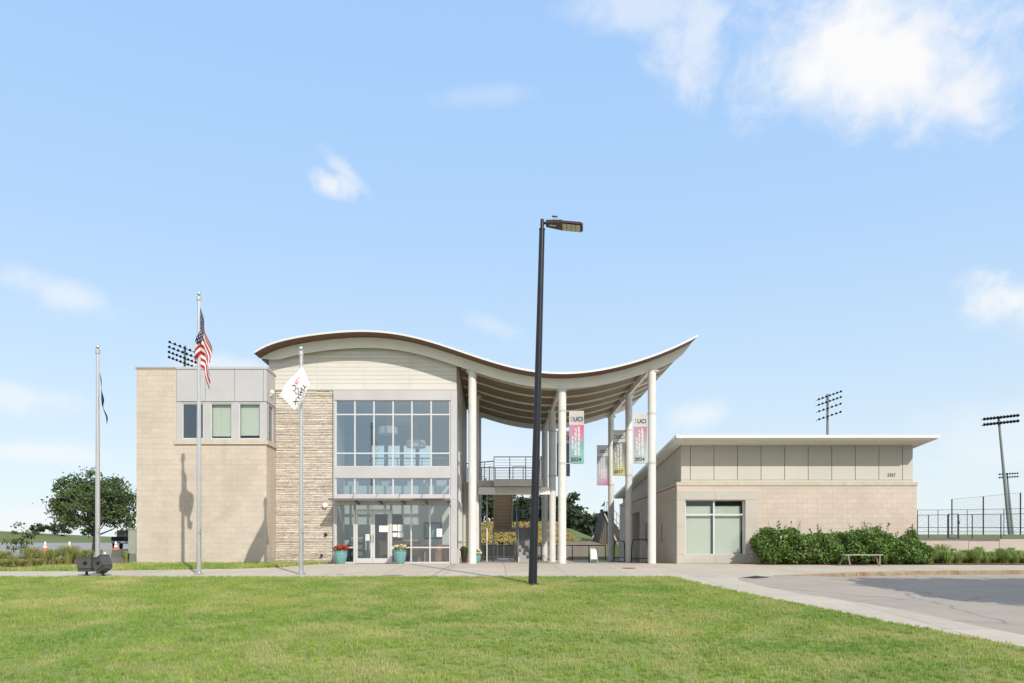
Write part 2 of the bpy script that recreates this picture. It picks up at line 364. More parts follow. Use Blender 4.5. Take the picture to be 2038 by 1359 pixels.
# ---------------------------------------------------------------- terrain
def base_z(d):
    return interp([-30, 0, 22.5, 29.2, 44], [-1.9, -1.8105, -.285, 0, 0], d)
def terr(x, d):
    if d <= 29.2: return base_z(d)
    crest = max(2.4, min(4.2, 3.5-(x+73)*.08))
    zl = interp([29.2, 45, 58, 66, 80, 98, 118, 160, 4000], [0, .2, .42, .6, .9, 1.75, crest, crest*.95, crest*.9], d)
    top = 3.3 if x < 6 else lerp(3.3, 1.5, sst((x-6)/6))
    zm = interp([29.2, 50.2, 50.3, 60, 76, 120, 4000], [0, 0, 1.0, 1.15, top, top, top], d)
    zr = interp([29.2, 33.0, 33.1, 60, 100, 4000], [0, .12, .98, 1.93, 2.95, 3.0], d)
    a = sst((x+17)/4); b = sst((x-17.2)/.6) if d < 60 else sst((x-17)/12)
    return lerp(lerp(zl, zm, a), zr, b)
def clip(poly, x0, x1, y0, y1):
    for ax, lim, sg in ((0, x0, 1), (0, x1, -1), (1, y0, 1), (1, y1, -1)):
        out = []
        for i in range(len(poly)):
            a, b = poly[i-1], poly[i]; da, db = (a[ax]-lim)*sg, (b[ax]-lim)*sg
            if (da >= 0) != (db >= 0):
                t = da/(da-db); out.append((a[0]+(b[0]-a[0])*t, a[1]+(b[1]-a[1])*t))
            if db >= 0: out.append(b)
        poly = out
        if len(poly) < 3: return []
    return poly
def area(p): return abs(sum(p[i-1][0]*p[i][1]-p[i][0]*p[i-1][1] for i in range(len(p))))/2
def cells(poly, cx, cy, gap=0, ox=0, oy=0):
    xs = [p[0] for p in poly]; ys = [p[1] for p in poly]; out = []
    for i in range(math.floor((min(xs)-ox)/cx), math.ceil((max(xs)-ox)/cx)):
        for j in range(math.floor((min(ys)-oy)/cy), math.ceil((max(ys)-oy)/cy)):
            q = clip(poly, ox+i*cx+gap, ox+(i+1)*cx-gap, oy+j*cy+gap, oy+(j+1)*cy-gap)
            if q and area(q) > .004: out.append(q)
    return out
def sheet(name, poly, mat, off=.0, cx=1.0, cy=1.0, kind='structure', zf=None, parent=None):
    mb = MB(); zf = zf or terr
    for q in cells(poly, cx, cy): mb.add([(x, y, zf(x, y)+off) for x, y in q], [tuple(range(len(q)))])
    me = mb.mesh(name, mat)
    import bmesh
    bm = bmesh.new(); bm.from_mesh(me); bmesh.ops.remove_doubles(bm, verts=bm.verts, dist=.0005); bmesh.ops.recalc_face_normals(bm, faces=bm.faces)
    if bm.faces and sum(f.normal.z for f in bm.faces) < 0: bmesh.ops.reverse_faces(bm, faces=bm.faces)
    for f in bm.faces:
        if f.normal.z < 0: f.normal_flip()
    bm.to_mesh(me); bm.free()
    o = bpy.data.objects.new(name, me); COL.objects.link(o); o.parent = parent
    if kind: o['kind'] = kind
    return o
def gpt(px, py):   # pixel on the ground -> (x, d)
    s = (py-HY)/F
    d = 2.2305/(s+.0678)
    if d > 22.5: d = 1.6916/(s+.04385)
    return (XX(px, d), d)

# ground base (one sheet to the horizon, dropped where other surfaces lie on it)
ds = sorted(set([-40, -20, -10, 0, 5, 10, 15, 20, 22.5, 25, 27, 29.2, 31, 32.9, 33.0, 33.1, 35, 40, 45, 48, 50.2, 50.3, 52] + list(range(54, 130, 3)) + [135, 150, 180, 250, 400, 800, 1800, 4000]))
xs = sorted(set([-4000, -1500, -600, -300, -200, -150, -120] + list(np.arange(-100, 60, 2.5)) + [-14.5, -13.9, 17.2, 17.4, 17.6, 17.8, 18] + [70, 90, 120, 200, 400, 1000, 4000]))
mb = MB(); idx = {}
for j, d in enumerate(ds):
    for i, x in enumerate(xs):
        z = terr(x, d)
        if d < 28.5 or (-14.2 < x < 17.1 and d < 45.5): z -= .4
        else: z -= .03
        idx[(i, j)] = len(mb.v); mb.v.append((x, d, z))
for j in range(len(ds)-1):
    for i in range(len(xs)-1):
        mb.f.append((idx[i, j], idx[i+1, j], idx[i+1, j+1], idx[i, j+1])); mb.m.append(0 if ds[j] > 44 else 1)
g = mb.build('ground', [FIELD, SOIL]); g['kind'] = 'structure'

# outlines taken on the ground
lawn_edge = [gpt(*p) for p in ((1340,1148),(1362,1153),(1400,1162.5),(1480,1180),(1600,1204),(1750,1234),(1900,1262),(2038,1287),(2300,1335),(2800,1425))]
road_front = [gpt(*p) for p in ((1466,1152),(1478,1156.5),(1500,1162),(1530,1169),(1600,1182),(1700,1197.5),(1800,1214),(1900,1236),(2038,1264),(2300,1314),(2800,1400))]
road_rear = [gpt(*p) for p in ((1474,1147.6),(1500,1146.6),(1540,1145.5),(1600,1142.5),(1700,1138.5),(1800,1136),(1900,1135),(2038,1134.2),(2300,1133.8))]
road_rear.append((road_front[-1][0]+14, road_rear[-1][1]))
lawn_poly = [(-60, -25), (-60, 22.5)] + [(x, 22.5) for x in (-45,-30,-15,-8,0)] + lawn_edge + [(lawn_edge[-1][0], -25)]
lawn = sheet('lawn', lawn_poly, LAWN, 0, 1.5, 1.5)
road_poly = road_front + road_rear[::-1]
def road_z(x, d):
    # falls away from the flush front edge to the kerb
    ramp = sst((x-8.6)/3.0)
    rd = interp([p[0] for p in road_rear], [p[1] for p in road_rear], x); fd = interp([p[0] for p in road_front], [p[1] for p in road_front], x)
    t = max(0, min(1, (d-fd)/max(.3, rd-fd)))
    return terr(x, d) - .004 - .125*ramp*sst(t*1.3)
road = sheet('road', road_poly, ASPH, 0, .5, .37, zf=road_z)
walk_poly = ([(-60, 22.5), (-15, 22.5), (0, 22.5)] + lawn_edge + [road_front[-1]] + road_front[::-1] + road_rear +
             [(road_rear[-1][0], 28.7), (10.1, 28.75), (9.9, 29.6), (7.36, 30.5), (7.36, 44.5), (-1.5, 44.5), (-1.5, 30.2), (-6.5, 30.2), (-6.9, 29.2), (-7.7, 27.2), (-9, 26.4), (-11.5, 25.7), (-14, 25.2), (-18, 24.9), (-24, 24.6), (-60, 24.4)])
walk = bpy.data.objects.new('walkway', None); COL.objects.link(walk)
walk = MB(); 
base = sheet('walkway', walk_poly, M('joint_sand', (.25, .22, .18), .95), -.03, 1.5, 1.5)
slabs = cells(walk_poly, 1.9, 2.3, .006, .35, 22.5-.02)
slabs.sort(key=lambda q: -(1 if abs(sum(p[0] for p in q)/len(q)) < 22 else 0)*area(q))
rest = MB()
def slab_mb(q, mb):
    n = len(q); top = [(x, y, terr(x, y)) for x, y in q]; bot = [(x, y, z-.14) for x, y, z in top]
    sides = [(i, i+n, (i+1) % n+n, (i+1) % n) for i in range(n) if abs(q[i][0]-q[(i+1) % n][0]) > .003 and abs(q[i][1]-q[(i+1) % n][1]) > .003]
    mb.add(top+bot, [tuple(range(n))]+sides)
def orient_up(me):
    if me.polygons[0].normal.z < 0: me.flip_normals()
    return
def orient_old(me):
    import bmesh
    bm = bmesh.new(); bm.from_mesh(me); bmesh.ops.recalc_face_normals(bm, faces=bm.faces)
    bm.faces.ensure_lookup_table()
    if bm.faces[0].normal.z < 0: bmesh.ops.reverse_faces(bm, faces=bm.faces)
    bm.to_mesh(me); bm.free()
for i, q in enumerate(slabs):
    if i < 280:
        mb = MB(); slab_mb(q, mb); orient_up(mb.build('slab', CONC, base).data)
    else: slab_mb(q, rest)
if rest.v: o = rest.build('slab', CONC, base); o['kind'] = 'stuff'
jp = [(XX(905, 29.3), 29.3), (XX(893, 27.6), 27.6), (XX(880, 25.6), 25.6), (XX(868, 23.9), 23.9), (XX(858, 22.6), 22.6)]
mb = MB()
for (xa, ya_), (xb2, yb2) in zip(jp[:-1], jp[1:]): mb.add([(xa-.012, ya_, terr(xa, ya_)+.004), (xa+.012, ya_, terr(xa, ya_)+.004), (xb2+.012, yb2, terr(xb2, yb2)+.004), (xb2-.012, yb2, terr(xb2, yb2)+.004)], [(0,1,2,3)])
mb.build('expansion_joint', M('joint_sealant', (.12, .10, .085), .8), base)
# kerb along the far side of the road
for a, b in zip(road_rear[:-1], road_rear[1:]):
    L_ = math.hypot(b[0]-a[0], b[1]-a[1]); n = max(1, round(L_/2.6))
    for k in range(n):
        p = [lerp(a[0], b[0], k/n)+.006, lerp(a[1], b[1], k/n)]; q = [lerp(a[0], b[0], (k+1)/n)-.006, lerp(a[1], b[1], (k+1)/n)]
        if p[0] < 8: continue
        mb = MB(); v = []
        for x, y in (p, q):
            zt = terr(x, y)+.003; v += [(x, y-.15, zt-.3), (x, y-.15, zt-.02), (x, y-.13, zt), (x, y+.002, zt)]
        mb.add(v, [(0,1,5,4)[::-1],(1,2,6,5)[::-1],(2,3,7,6)[::-1],(0,1,2,3),(4,5,6,7)[::-1]]); mb.build('kerb_stone', CURB, base)
strip_poly = [(-60, 24.4), (-24, 24.6), (-18, 24.9), (-14, 25.2), (-11.5, 25.7), (-9, 26.4), (-7.7, 27.2), (-6.9, 29.2), (-6.6, 30.4), (-8.84, 30.4), (-8.84, 29.2), (-13.9, 29.2), (-14.4, 28.3), (-16.2, 27.4), (-16.5, 26.0), (-22, 25.4), (-60, 25.2)]
verge = sheet('grass_verge', strip_poly, LAWN, .0, 1.5, 1.5)
bedL = [(-60, 25.2), (-22, 25.4), (-16.5, 26.0), (-16.2, 27.4), (-14.4, 28.3), (-13.9, 29.2), (-13.9, 32), (-60, 33)]
sheet('mulch_bed', bedL, MULCH, .01, 1.5, 1.5)
bedR = [(9.95, 29.6), (10.12, 28.77), (60, 28.7), (60, 33), (17.0, 33), (17.0, 30.55), (9.9, 30.55)]
sheet('mulch_bed', bedR, MULCH, .02, 1.5, 1.5)
sheet('parking_lot', [(-110, 45), (-15, 43), (-15, 98), (-110, 98)], ASPH2, .03, 3, 3)
# lawn grass
def vis_clip(poly):
    fr = [(-.66*8.5-1, 8.5), (-.66*24-1, 24), (-.66*30, 30.6), (.71*30, 30.6), (.71*24+1, 24), (.71*8.5+1, 8.5)]
    # clip subject by convex frustum outline
    for i in range(len(fr)):
        a, b = fr[i], fr[(i+1) % len(fr)]
        sd = lambda p: -((b[0]-a[0])*(p[1]-a[1])-(b[1]-a[1])*(p[0]-a[0]))
        out = []
        for k in range(len(poly)):
            p, q = poly[k-1], poly[k]; da, db = sd(p), sd(q)
            if (da >= 0) != (db >= 0):
                t = da/(da-db); out.append((p[0]+(q[0]-p[0])*t, p[1]+(q[1]-p[1])*t))
            if db >= 0: out.append(q)
        poly = out
    return poly
tuft = MB()
rr = random.Random(3)
for k in range(13):
    a = rr.uniform(0, 6.28); r = rr.uniform(0, .045); x, y = r*math.cos(a), r*math.sin(a)
    t = rr.uniform(0, 6.28); w = rr.uniform(.0022, .0042); h = rr.uniform(.018, .05); l = rr.uniform(.0, .03); b = rr.uniform(0, 6.28)
    dx, dy = w*math.cos(t), w*math.sin(t); lx, ly = l*math.cos(b), l*math.sin(b)
    tuft.add([(x-dx, y-dy, -.004), (x+dx, y+dy, -.004), (x+dx*.7+lx*.4, y+dy*.7+ly*.4, h*.6), (x-dx*.7+lx*.4, y-dy*.7+ly*.4, h*.6), (x+lx, y+ly, h)], [(0,1,2,3),(3,2,4)])
tuft_o = bpy.data.objects.new('grass_tuft', tuft.mesh('grass_tuft', BLADE))
def scatter(name, poly, density, smin, smax, seed):
    o = sheet(name, poly, BLADE, .0, 1.5, 1.5, kind='stuff')
    ng = bpy.data.node_groups.new(name, 'GeometryNodeTree')
    ng.interface.new_socket('Geometry', in_out='INPUT', socket_type='NodeSocketGeometry'); ng.interface.new_socket('Geometry', in_out='OUTPUT', socket_type='NodeSocketGeometry')
    N = ng.nodes; L = ng.links
    gi = N.new('NodeGroupInput'); go = N.new('NodeGroupOutput')
    dp = N.new('GeometryNodeDistributePointsOnFaces'); dp.inputs['Density'].default_value = density; dp.inputs['Seed'].default_value = seed
    ip = N.new('GeometryNodeInstanceOnPoints'); oi = N.new('GeometryNodeObjectInfo'); oi.inputs[0].default_value = tuft_o
    rv = N.new('FunctionNodeRandomValue'); rv.data_type = 'FLOAT_VECTOR'; rv.inputs[0].default_value = (0,0,0); rv.inputs[1].default_value = (0,0,6.28)
    rs = N.new('FunctionNodeRandomValue'); rs.data_type = 'FLOAT'; rs.inputs[2].default_value = smin; rs.inputs[3].default_value = smax
    L.new(gi.outputs[0], dp.inputs['Mesh']); L.new(dp.outputs['Points'], ip.inputs['Points']); L.new(oi.outputs['Geometry'], ip.inputs['Instance'])
    L.new(rv.outputs[0], ip.inputs['Rotation']); L.new(rs.outputs[1], ip.inputs['Scale']); L.new(ip.outputs[0], go.inputs[0])
    md = o.modifiers.new('scatter', 'NODES'); md.node_group = ng
    return o
near = [p for p in vis_clip(lawn_poly)]
scatter('lawn_grass', near, 190, .7, 1.5, 1)
scatter('verge_grass', vis_clip(strip_poly), 110, 1.4, 2.8, 2)

# ---------------------------------------------------------------- masonry helper
def masonry(parent, wallpart, kind, frame, u0, u1, z0, z1, holes, bw, bh, mat, depth=.02, joint=.005, cap=300, side=None, start=0.0):
    """running bond; frame = ('y', d) faces -Y, ('x', X, sign) faces +-X. Returns leftover rects"""
    rects = []; z = z0; row = 0
    while z < z1-.03:
        h = min(bh, z1-z); off = -(bw/2 if row % 2 else 0)-start
        k = 0; u = u0+off
        while u < u1-.01:
            a, b = max(u, u0), min(u+bw, u1)
            segs = [(a, b)] if b-a > .03 else []
            for hx0, hx1, hz0, hz1 in holes:
                if z+h > hz0+.01 and z < hz1-.01:
                    n = []
                    for s0, s1 in segs:
                        if s1 <= hx0 or s0 >= hx1: n.append((s0, s1)); continue
                        if hx0-s0 > .03: n.append((s0, hx0))
                        if s1-hx1 > .03: n.append((hx1, s1))
                    segs = n
            rects += [(s0, z, s1-s0, h) for s0, s1 in segs]; u += bw
        z += bh; row += 1
    return rects
_bm = {}
def place_blocks(rects, frame, parent, mat, name='block', depth=.02, joint=.0022, cap=300, count=None):
    rects = sorted(rects, key=lambda r: -r[2]*r[3]); rl = rootloc(parent); rest = MB(); n = 0
    for (u, z, w, h) in rects:
        jx = .0012*random.random()
        if n < cap:
            key = (round(w, 2), round(h, 2), mat.name, frame[0])
            if key not in _bm:
                mb = MB(); a, b = w/2-joint, h/2-joint; c = .0012
                # box with a small arris so that joints catch light
                v = [(-a, 0, -b), (a, 0, -b), (a, 0, b), (-a, 0, b), (-a+c, -depth, -b+c), (a-c, -depth, -b+c), (a-c, -depth, b-c), (-a+c, -depth, b-c)]
                mb.add(v, [(4,5,6,7),(0,1,5,4),(1,2,6,5),(2,3,7,6),(3,0,4,7)])
                _bm[key] = mb.mesh(name, mat)
            o = bpy.data.objects.new(name, _bm[key]); COL.objects.link(o); o.parent = parent
            if frame[0] == 'y': o.location = Vector((u+w/2, frame[1]+jx, z+h/2))-rl
            else:
                o.location = Vector((frame[1]-frame[2]*jx, u+w/2, z+h/2))-rl; o.rotation_euler.z = math.pi/2*frame[2]
            n += 1
        else:
            a, b = joint, joint
            if frame[0] == 'y': rest.box(u+a, u+w-a, frame[1], frame[1]-depth+jx, z+b, z+h-b)
            else: rest.box(frame[1], frame[1]+frame[2]*(depth-jx), u+a, u+w-a, z+b, z+h-b)
    if rest.v: o = rest.build(name, mat, parent); o['kind'] = 'stuff'
    return n
def storefront(parent, xs, zs, d, w=.055, dep=.12, glassm=GL, name='window', skip=(), ends=True, thick=None, label=None):
    """grid of mullions at xs, transoms at zs (world coords); panes are sub-parts"""
    mb = MB()
    for i, x in enumerate(xs): mb.box(x-w/2, x+w/2, d, d+dep, zs[0], zs[-1])
    for z in zs:
        for a, b in zip(xs[:-1], xs[1:]): mb.box(a+w/2, b-w/2, d+.004, d+dep-.004, z-w/2 if z != zs[0] else z, z+w/2 if z != zs[-1] else z)
    f = mb.build(name, ALU, parent, label=label)
    for i, (a, b) in enumerate(zip(xs[:-1], xs[1:])):
        for j, (c, e) in enumerate(zip(zs[:-1], zs[1:])):
            if (i, j) in skip: continue
            p = MB(); p.box(a+w/2-.004, b-w/2+.004, d+.05, d+.062, c+w/2*.6, e-w/2*.6); p.build('pane', glassm, f)
    return f

# ================================================================ MAIN BUILDING
main = empty('event_building', (-5, 30.2, 0), 'two storey visitor building with glazed lobby and sweeping S-curved roof on white columns', 'building')
dL, dS, dG, dB = 29.2, 30.4, 30.25, 30.1
xl0, xl1 = XX(271.5, dL), XX(530.5, dL)            # left block
ztop = ZZ(734, dL)
# --- left block walls (cores), hollow
mb = MB()
xb = XX(350.5, dL); zb = ZZ(884.5, dL)
REAR = 41.0
mb.box(xl0+.02, xb, dL+.005, dL+.3, -.3, ztop)                       # pier
mb.box(xb, xl1-.005, dL+.005, dL+.3, -.3, zb-.02)                         # below bay
mb.box(xl0+.02, xl0+.3, dL+.3, REAR, -.3, ztop)                         # left wall
mb.box(xl0+.02, xl1+.3, REAR-.3, REAR, -.3, ztop)                       # rear
mb.box(xl1-.3, xl1-.005, dL+.3, dS+.3, -.3, zb-.02)                      # right return below
w_l = mb.build('block_wall', MORT, main)
r1 = masonry(None, None, None, None, xl0, xb, 0, ztop, [], .406, .203, BLOCK)
r2 = masonry(None, None, None, None, xb, xl1, 0, zb-.01, [], .406, .203, BLOCK, start=.1)
big = r2+r1
n = place_blocks(big, ('y', dL+.005), w_l, BLOCK, cap=285, depth=.005)
r3 = masonry(None, None, None, None, dL+.002, dS, 0, zb-.01, [], .406, .203, BLOCK)
place_blocks(r3, ('x', xl1-.005, 1), w_l, BLOCK, cap=15, depth=.005)
# roof of the block and copings
MB().box(xl0+.3, xl1-.3, dL+.3, REAR-.3, ztop-.35, ztop-.2).build('flat_roof', ROOFM, main)
mb = MB(); mb.box(xl0-.03, xb, dL-.03, dL+.36, ztop, ztop+.07); mb.box(xl0-.03, xl0+.36, dL+.36, REAR+.03, ztop, ztop+.07)
mb.build('coping', CAPM, main)
# silver bay
bz0, bz1 = ZZ(798.5, dL), ztop-.01
j = [351, 408.5, 467, 524.3, 531]
jx = [XX(p, dL) for p in j]
mb = MB(); mb.box(xb+.01, xl1-.03, dL+.03, dL+.3, bz0+.01, bz1); mb.box(xl1-.3, xl1-.03, dL+.3, dS, bz0+.01, bz1)
bay = mb.build('bay_fascia', GAP, main)
for a, b in zip(jx[:-1], jx[1:]):
    MB().box(a+.007, b-.007, dL, dL+.028, bz0, bz1-.005).build('metal_panel', SIL, bay)
MB().box(xl1-.03, xl1-.002, dL+.02, dS-.01, bz0, bz1-.005).build('metal_panel', SIL, bay)
mb = MB(); mb.box(xb, xl1+.03, dL-.03, dL+.33, bz1, bz1+.09); mb.box(xl1-.3, xl1+.03, dL+.33, dS-.01, bz1, bz1+.09); mb.build('coping', SIL, bay)
# windows of the bay
wz0, wz1 = ZZ(875.5, dL), bz0
px_w = [(362, 404.6), (418.5, 461.3), (475, 518)]
pz0, pz1 = ZZ(873, dL), ZZ(802, dL)
mb = MB(); edges = [xb] + [XX(p, dL) for ab in px_w for p in ab] + [xl1]
for i in range(0, len(edges), 2): mb.box(edges[i]+.002, edges[i+1], dL+.03, dL+.16, wz0, wz1-.01)
mb.box(xb, xl1, dL+.034, dL+.156, wz0, pz0); mb.box(xb, xl1, dL+.034, dL+.156, pz1, wz1-.012)
# return side, one narrow window
ya, yb = dL+.42, dL+.95
mb.box(xl1-.16, xl1-.03, dL+.16, ya, wz0, wz1-.01); mb.box(xl1-.16, xl1-.03, yb, dS-.01, wz0, wz1-.01)
mb.box(xl1-.156, xl1-.034, ya, yb, wz0, pz0); mb.box(xl1-.156, xl1-.034, ya, yb, pz1, wz1-.012)
bw_ = mb.build('ribbon_window', SIL, main)
for i, (a, b) in enumerate(px_w):
    A, B = XX(a, dL), XX(b, dL)
    fr = MB(); t = .035
    fr.box(A, A+t, dL+.05, dL+.12, pz0, pz1); fr.box(B-t, B, dL+.05, dL+.12, pz0, pz1); fr.box(A+t, B-t, dL+.054, dL+.116, pz0, pz0+t); fr.box(A+t, B-t, dL+.054, dL+.116, pz1-t, pz1)
    fr.build('sash', ALU, bw_)
    MB().box(A+t-.004, B-t+.004, dL+.08, dL+.09, pz0+t-.004, pz1-t+.004).build('pane', GL2 if i == 0 else GLB, bw_)
    if i: MB().box(A+.02, B-.02, dL+.2, dL+.21, pz0+(.12 if i == 1 else .15), pz1).build('roller_blind', BLIND, bw_)
MB().box(xl1-.09, xl1-.08, ya, yb, pz0, pz1).build('pane', GL2, bw_)
# masonry belt under the windows
mb = MB(); mb.box(xb-.06, xl1+.06, dL-.06, dL+.3, zb, wz0-.002); mb.box(xl1-.3, xl1+.06, dL+.3, dS-.01, zb, wz0-.002)
mb.build('sill_belt', TRIMB, main)
# upstairs room floor
MB().box(xl0+.3, xl1-.3, dL+.3, REAR-.3, 3.4, 3.7).build('upper_floor', INTF, main)
MB().box(xl1-.28, xl1-.1, dS+.3, REAR-.3, 0, ztop-.2).build('partition_wall', INT, main)

# --- stone wall
zs1 = ZZ(776.5, dS); xs0, xs1 = xl1+.003, XX(663, dS)-.0
stone_w = MB().box(xs0-.2, xs1, dS+.03, dS+.3, -.3, zs1).build('stone_wall', STMORT, main)
sr = random.Random(11); rects = []; z = -.02
while z < zs1-.02:
    h = min(sr.choice([.05, .06, .07, .08, .10]), zs1-z); x = xs0
    while x < xs1-.001:
        w = sr.choice([.14, .2, .26, .33, .42, .55])*sr.uniform(.85, 1.2)
        if xs1-(x+w) < .15: w = xs1-x
        rects.append((x, z, w, h)); x += w
    z += h
rects.sort(key=lambda r: -r[2]*r[3]); rest = MB(); rl = rootloc(stone_w)
def stone_mb(mb, x, z, w, h, o):
    dep = sr.uniform(.0, .032); a = .004; ch = .010; cy = dS+.03
    nx = max(2, int(w/.16)); rows = []
    for zz, yy in ((z+a, cy), (z+a+ch*.6, cy-.02-dep), (z+h-a-ch*.6, cy-.022-dep), (z+h-a, cy)):
        rows.append([(x+a+(w-2*a)*i/nx, yy-(sr.uniform(-.012, .012) if yy < cy-.01 else 0), zz+sr.uniform(-.004, .004)) for i in range(nx+1)])
    v = [p for r in rows for p in r]; f = []; m = nx+1
    for r in range(3):
        for i in range(nx): f.append((r*m+i, r*m+i+1, (r+1)*m+i+1, (r+1)*m+i))
    f += [(0, m, 2*m, 3*m), (nx, 3*m+nx, 2*m+nx, m+nx)]
    mb.add(v, f)
for i, (x, z, w, h) in enumerate(rects):
    if i < 300:
        mb = MB(); stone_mb(mb, x, z, w, h, 0); mb.build('stone', STONE, stone_w)
    else: stone_mb(rest, x, z, w, h, 0)
if rest.v: o = rest.build('stone', STONE, stone_w); o['kind'] = 'stuff'

# --- roof curve (front edge, underside) from measured outline
rp = [(505,703),(520.5,694),(547,684),(580,674),(613,668.3),(640,665.3),(677,662),(719.5,660.3),(763.6,662.6),(805.6,669),(838.7,676),(874,685.3),(916,699.6),(960,716),(1004,729.4),(1047,738),(1096,742.4),(1145,743),(1194,738),(1243.5,727.5),(1292.5,712),(1341.6,692.7),(1388,670)]
dF = 29.28
rx = np.array([XX(a, dF) for a, b in rp]); rz_ = np.array([ZZ(b, dF) for a, b in rp])
co = np.polyfit(rx, rz_, 8)
def zr(x): return float(np.polyval(co, x))
RX0, RX1 = float(rx[0]), float(rx[-1]); DR = 41.4
NX = 72
gx = [RX0+(RX1-RX0)*i/(NX-1) for i in range(NX)]
roof = MB().strip([(x, zr(x)+.07) for x in gx], [(x, zr(x)+.03) for x in gx], dF+.03, DR).build('roof', ROOFM, main, smooth=False)
MB().strip([(x, zr(x)+.075) for x in gx], [(x, zr(x)) for x in gx], dF, dF+.028).build('fascia', ROOFM, roof)
MB().strip([(x, zr(x)+.028) for x in gx], [(x, zr(x)+.002) for x in gx], dF+.03, dB-.06).build('cedar_soffit', WOOD, roof)
MB().strip([(x, zr(x)+.028) for x in gx], [(x, zr(x)+.002) for x in gx], dB+.16, DR-.02).build('soffit_deck', SOFF, roof)
def beam(d0, d1, depth, x0, x1, top=.0, name='curved_beam', mat=BEAMC, tl=0.55, tr=.5):
    g_ = [x0+(x1-x0)*i/50 for i in range(51)]
    def dp(x):
        a = min(1, max(0, (x-x0)/tl)) if tl else 1; b = min(1, max(0, (x1-x)/tr)) if tr else 1
        return .02+(depth-.02)*min(a, b)
    MB().strip([(x, zr(x)-top) for x in g_], [(x, zr(x)-top-dp(x)) for x in g_], d0, d1).build(name, mat, main)
beam(dB-.055, dB-.03, .40, RX0+.05, RX1-.03)         # web plate face
beam(dB-.03, dB+.15, .36, RX0+.1, RX1-.1)
for d_, dd, ww in ((31.9,.07,.035),(33.5,.07,.035),(35.3,.08,.05),(37.0,.07,.04),(38.8,.07,.04),(40.7,.26,.12)):
    g_ = [x for x in gx if x > -1.4]; 
    beam(d_-ww/2, d_+ww/2, dd, -1.45, RX1-.05, name='curved_rib', tl=0, tr=.4)
    beam(d_-ww/2, d_+ww/2, dd, RX0+.05, -9.2, name='curved_rib', tl=.3, tr=0)
# columns
CXs = (-.90, 2.69, 6.28); CDs = (30.1, 35.3, 40.7)
for i, x in enumerate(CXs):
    for k, d in enumerate(CDs):
        zt = zr(x)-.40 if k == 0 else (zr(x)-.31)
        mb = MB(); r = .162
        mb.tube([(x, d+.05, -.05), (x, d+.05, zt-.02)], r, 20)
        o = smooth_by_angle(mb.build('column', STEEL, main))
        mb = MB(); mb.box(x-.24, x+.24, d-.12, d+.22, zt-.03, zt); mb.box(x-.2, x+.2, d-.005, d+.10, zt, zt+.1)
        mb.build('cap_plate', STEEL, o)
        MB().lathe([(.20, -.02), (.20, .012), (.165, .02)], (x, d+.05, 0), 20).build('base_ring', CONC, o)
    # girder from front to rear over the columns
    mb = MB(); zz = zr(x)-.14
    for d0, d1 in ((30.26, 31.84), (31.96, 33.44), (33.56, 35.21), (35.39, 36.94), (37.06, 38.74), (38.86, 40.6)):
        mb.box(x-.06, x+.06, d0, d1, zz-.17, zz+.10)
    mb.build('girder', BEAMC, main)
# --- gable siding
gz0 = ZZ(775.5, dS)
gxl, gxr = XX(536.5, dS), -1.53
xsn = [gxl+(gxr-gxl)*i/40 for i in range(41)]
gable = MB().strip([(x, zr(x)-.01) for x in xsn], [(x, gz0+.01) for x in xsn], dS+.0, dS+.28).build('gable_wall', M('siding_joint', (.34, .32, .285), .9), main)
bays = [(XX(538, dS), XX(630.6, dS)), (XX(632.4, dS), XX(723.3, dS)), (XX(725, dS), XX(814.6, dS)), (XX(816.4, dS), XX(905, dS))]
def board(x0, x1, z0, z1, mb=None):
    # clipped by roof curve
    n = 10; top = []; bot = []
    for i in range(n+1):
        x = lerp(x0, x1, i/n); zt = min(z1, zr(x)-.03)
        if zt <= z0+.01: continue
        top.append((x, zt)); bot.append((x, z0))
    if len(top) < 2: return
    MB().strip(top, bot, dS-.02, dS).build('siding_board', SIDE, gable)
bh_ = .1665
for a, b in bays:
    z = gz0; k = 0
    while z < 9.2:
        h = .245 if k == 0 else bh_
        board(a, b, z+.004, z+h-.004); z += h; k += 1
for a in (630.6, 723.3, 814.6, 905):
    x0, x1 = XX(a, dS)+.004, XX(a+(1.8 if a < 900 else 3.6), dS)-.002
    zt = min(zr(x0), zr(x1))-.03
    MB().box(x0, x1, dS-.028, dS, gz0, zt).build('batten', SIDE, gable)
MB().box(gxl, gxr, dS-.04, dS, gz0-.05, gz0-.004).build('drip_trim', CAPM, gable)
MB().box(gxl-.01, gxl+.03, dS-.03, dS+.28, gz0, zr(gxl)-.05).build('corner_trim', SIDE, gable)
# gable side and rear walls under the roof
MB().box(gxl+.03, gxl+.25, dS+.28, REAR, ztop-.3, zr(gxl)-.02).build('clerestory_wall', SIDE, main)
# rear wall with openings upstairs
mb = MB(); zc_ = zr(-6)+.5
ops = [(-6.75, -5.95), (-5.85, -5.1), (-5.0, -4.25), (-4.15, -3.35)]
def rear_top(x): return zr(x)-.02
xsr = [lerp(xl1-.3, -1.55, i/30) for i in range(31)]
mb.strip([(x, rear_top(x)) for x in xsr], [(x, 6.3) for x in xsr], REAR-.25, REAR)
mb.box(xl1-.3, -1.55, REAR-.25, REAR, -.3, 5.0)
cur = xl1-.3
for a, b in ops: mb.box(cur, a, REAR-.25, REAR, 5.0, 6.3); cur = b
mb.box(cur, -1.55, REAR-.25, REAR, 5.0, 6.3)
rw = mb.build('rear_wall', INT, main)
for a, b in ops: storefront(main, [a+.03, b-.03], [5.03, 6.27], REAR-.15, w=.05, dep=.08, glassm=GLB, name='rear_window')
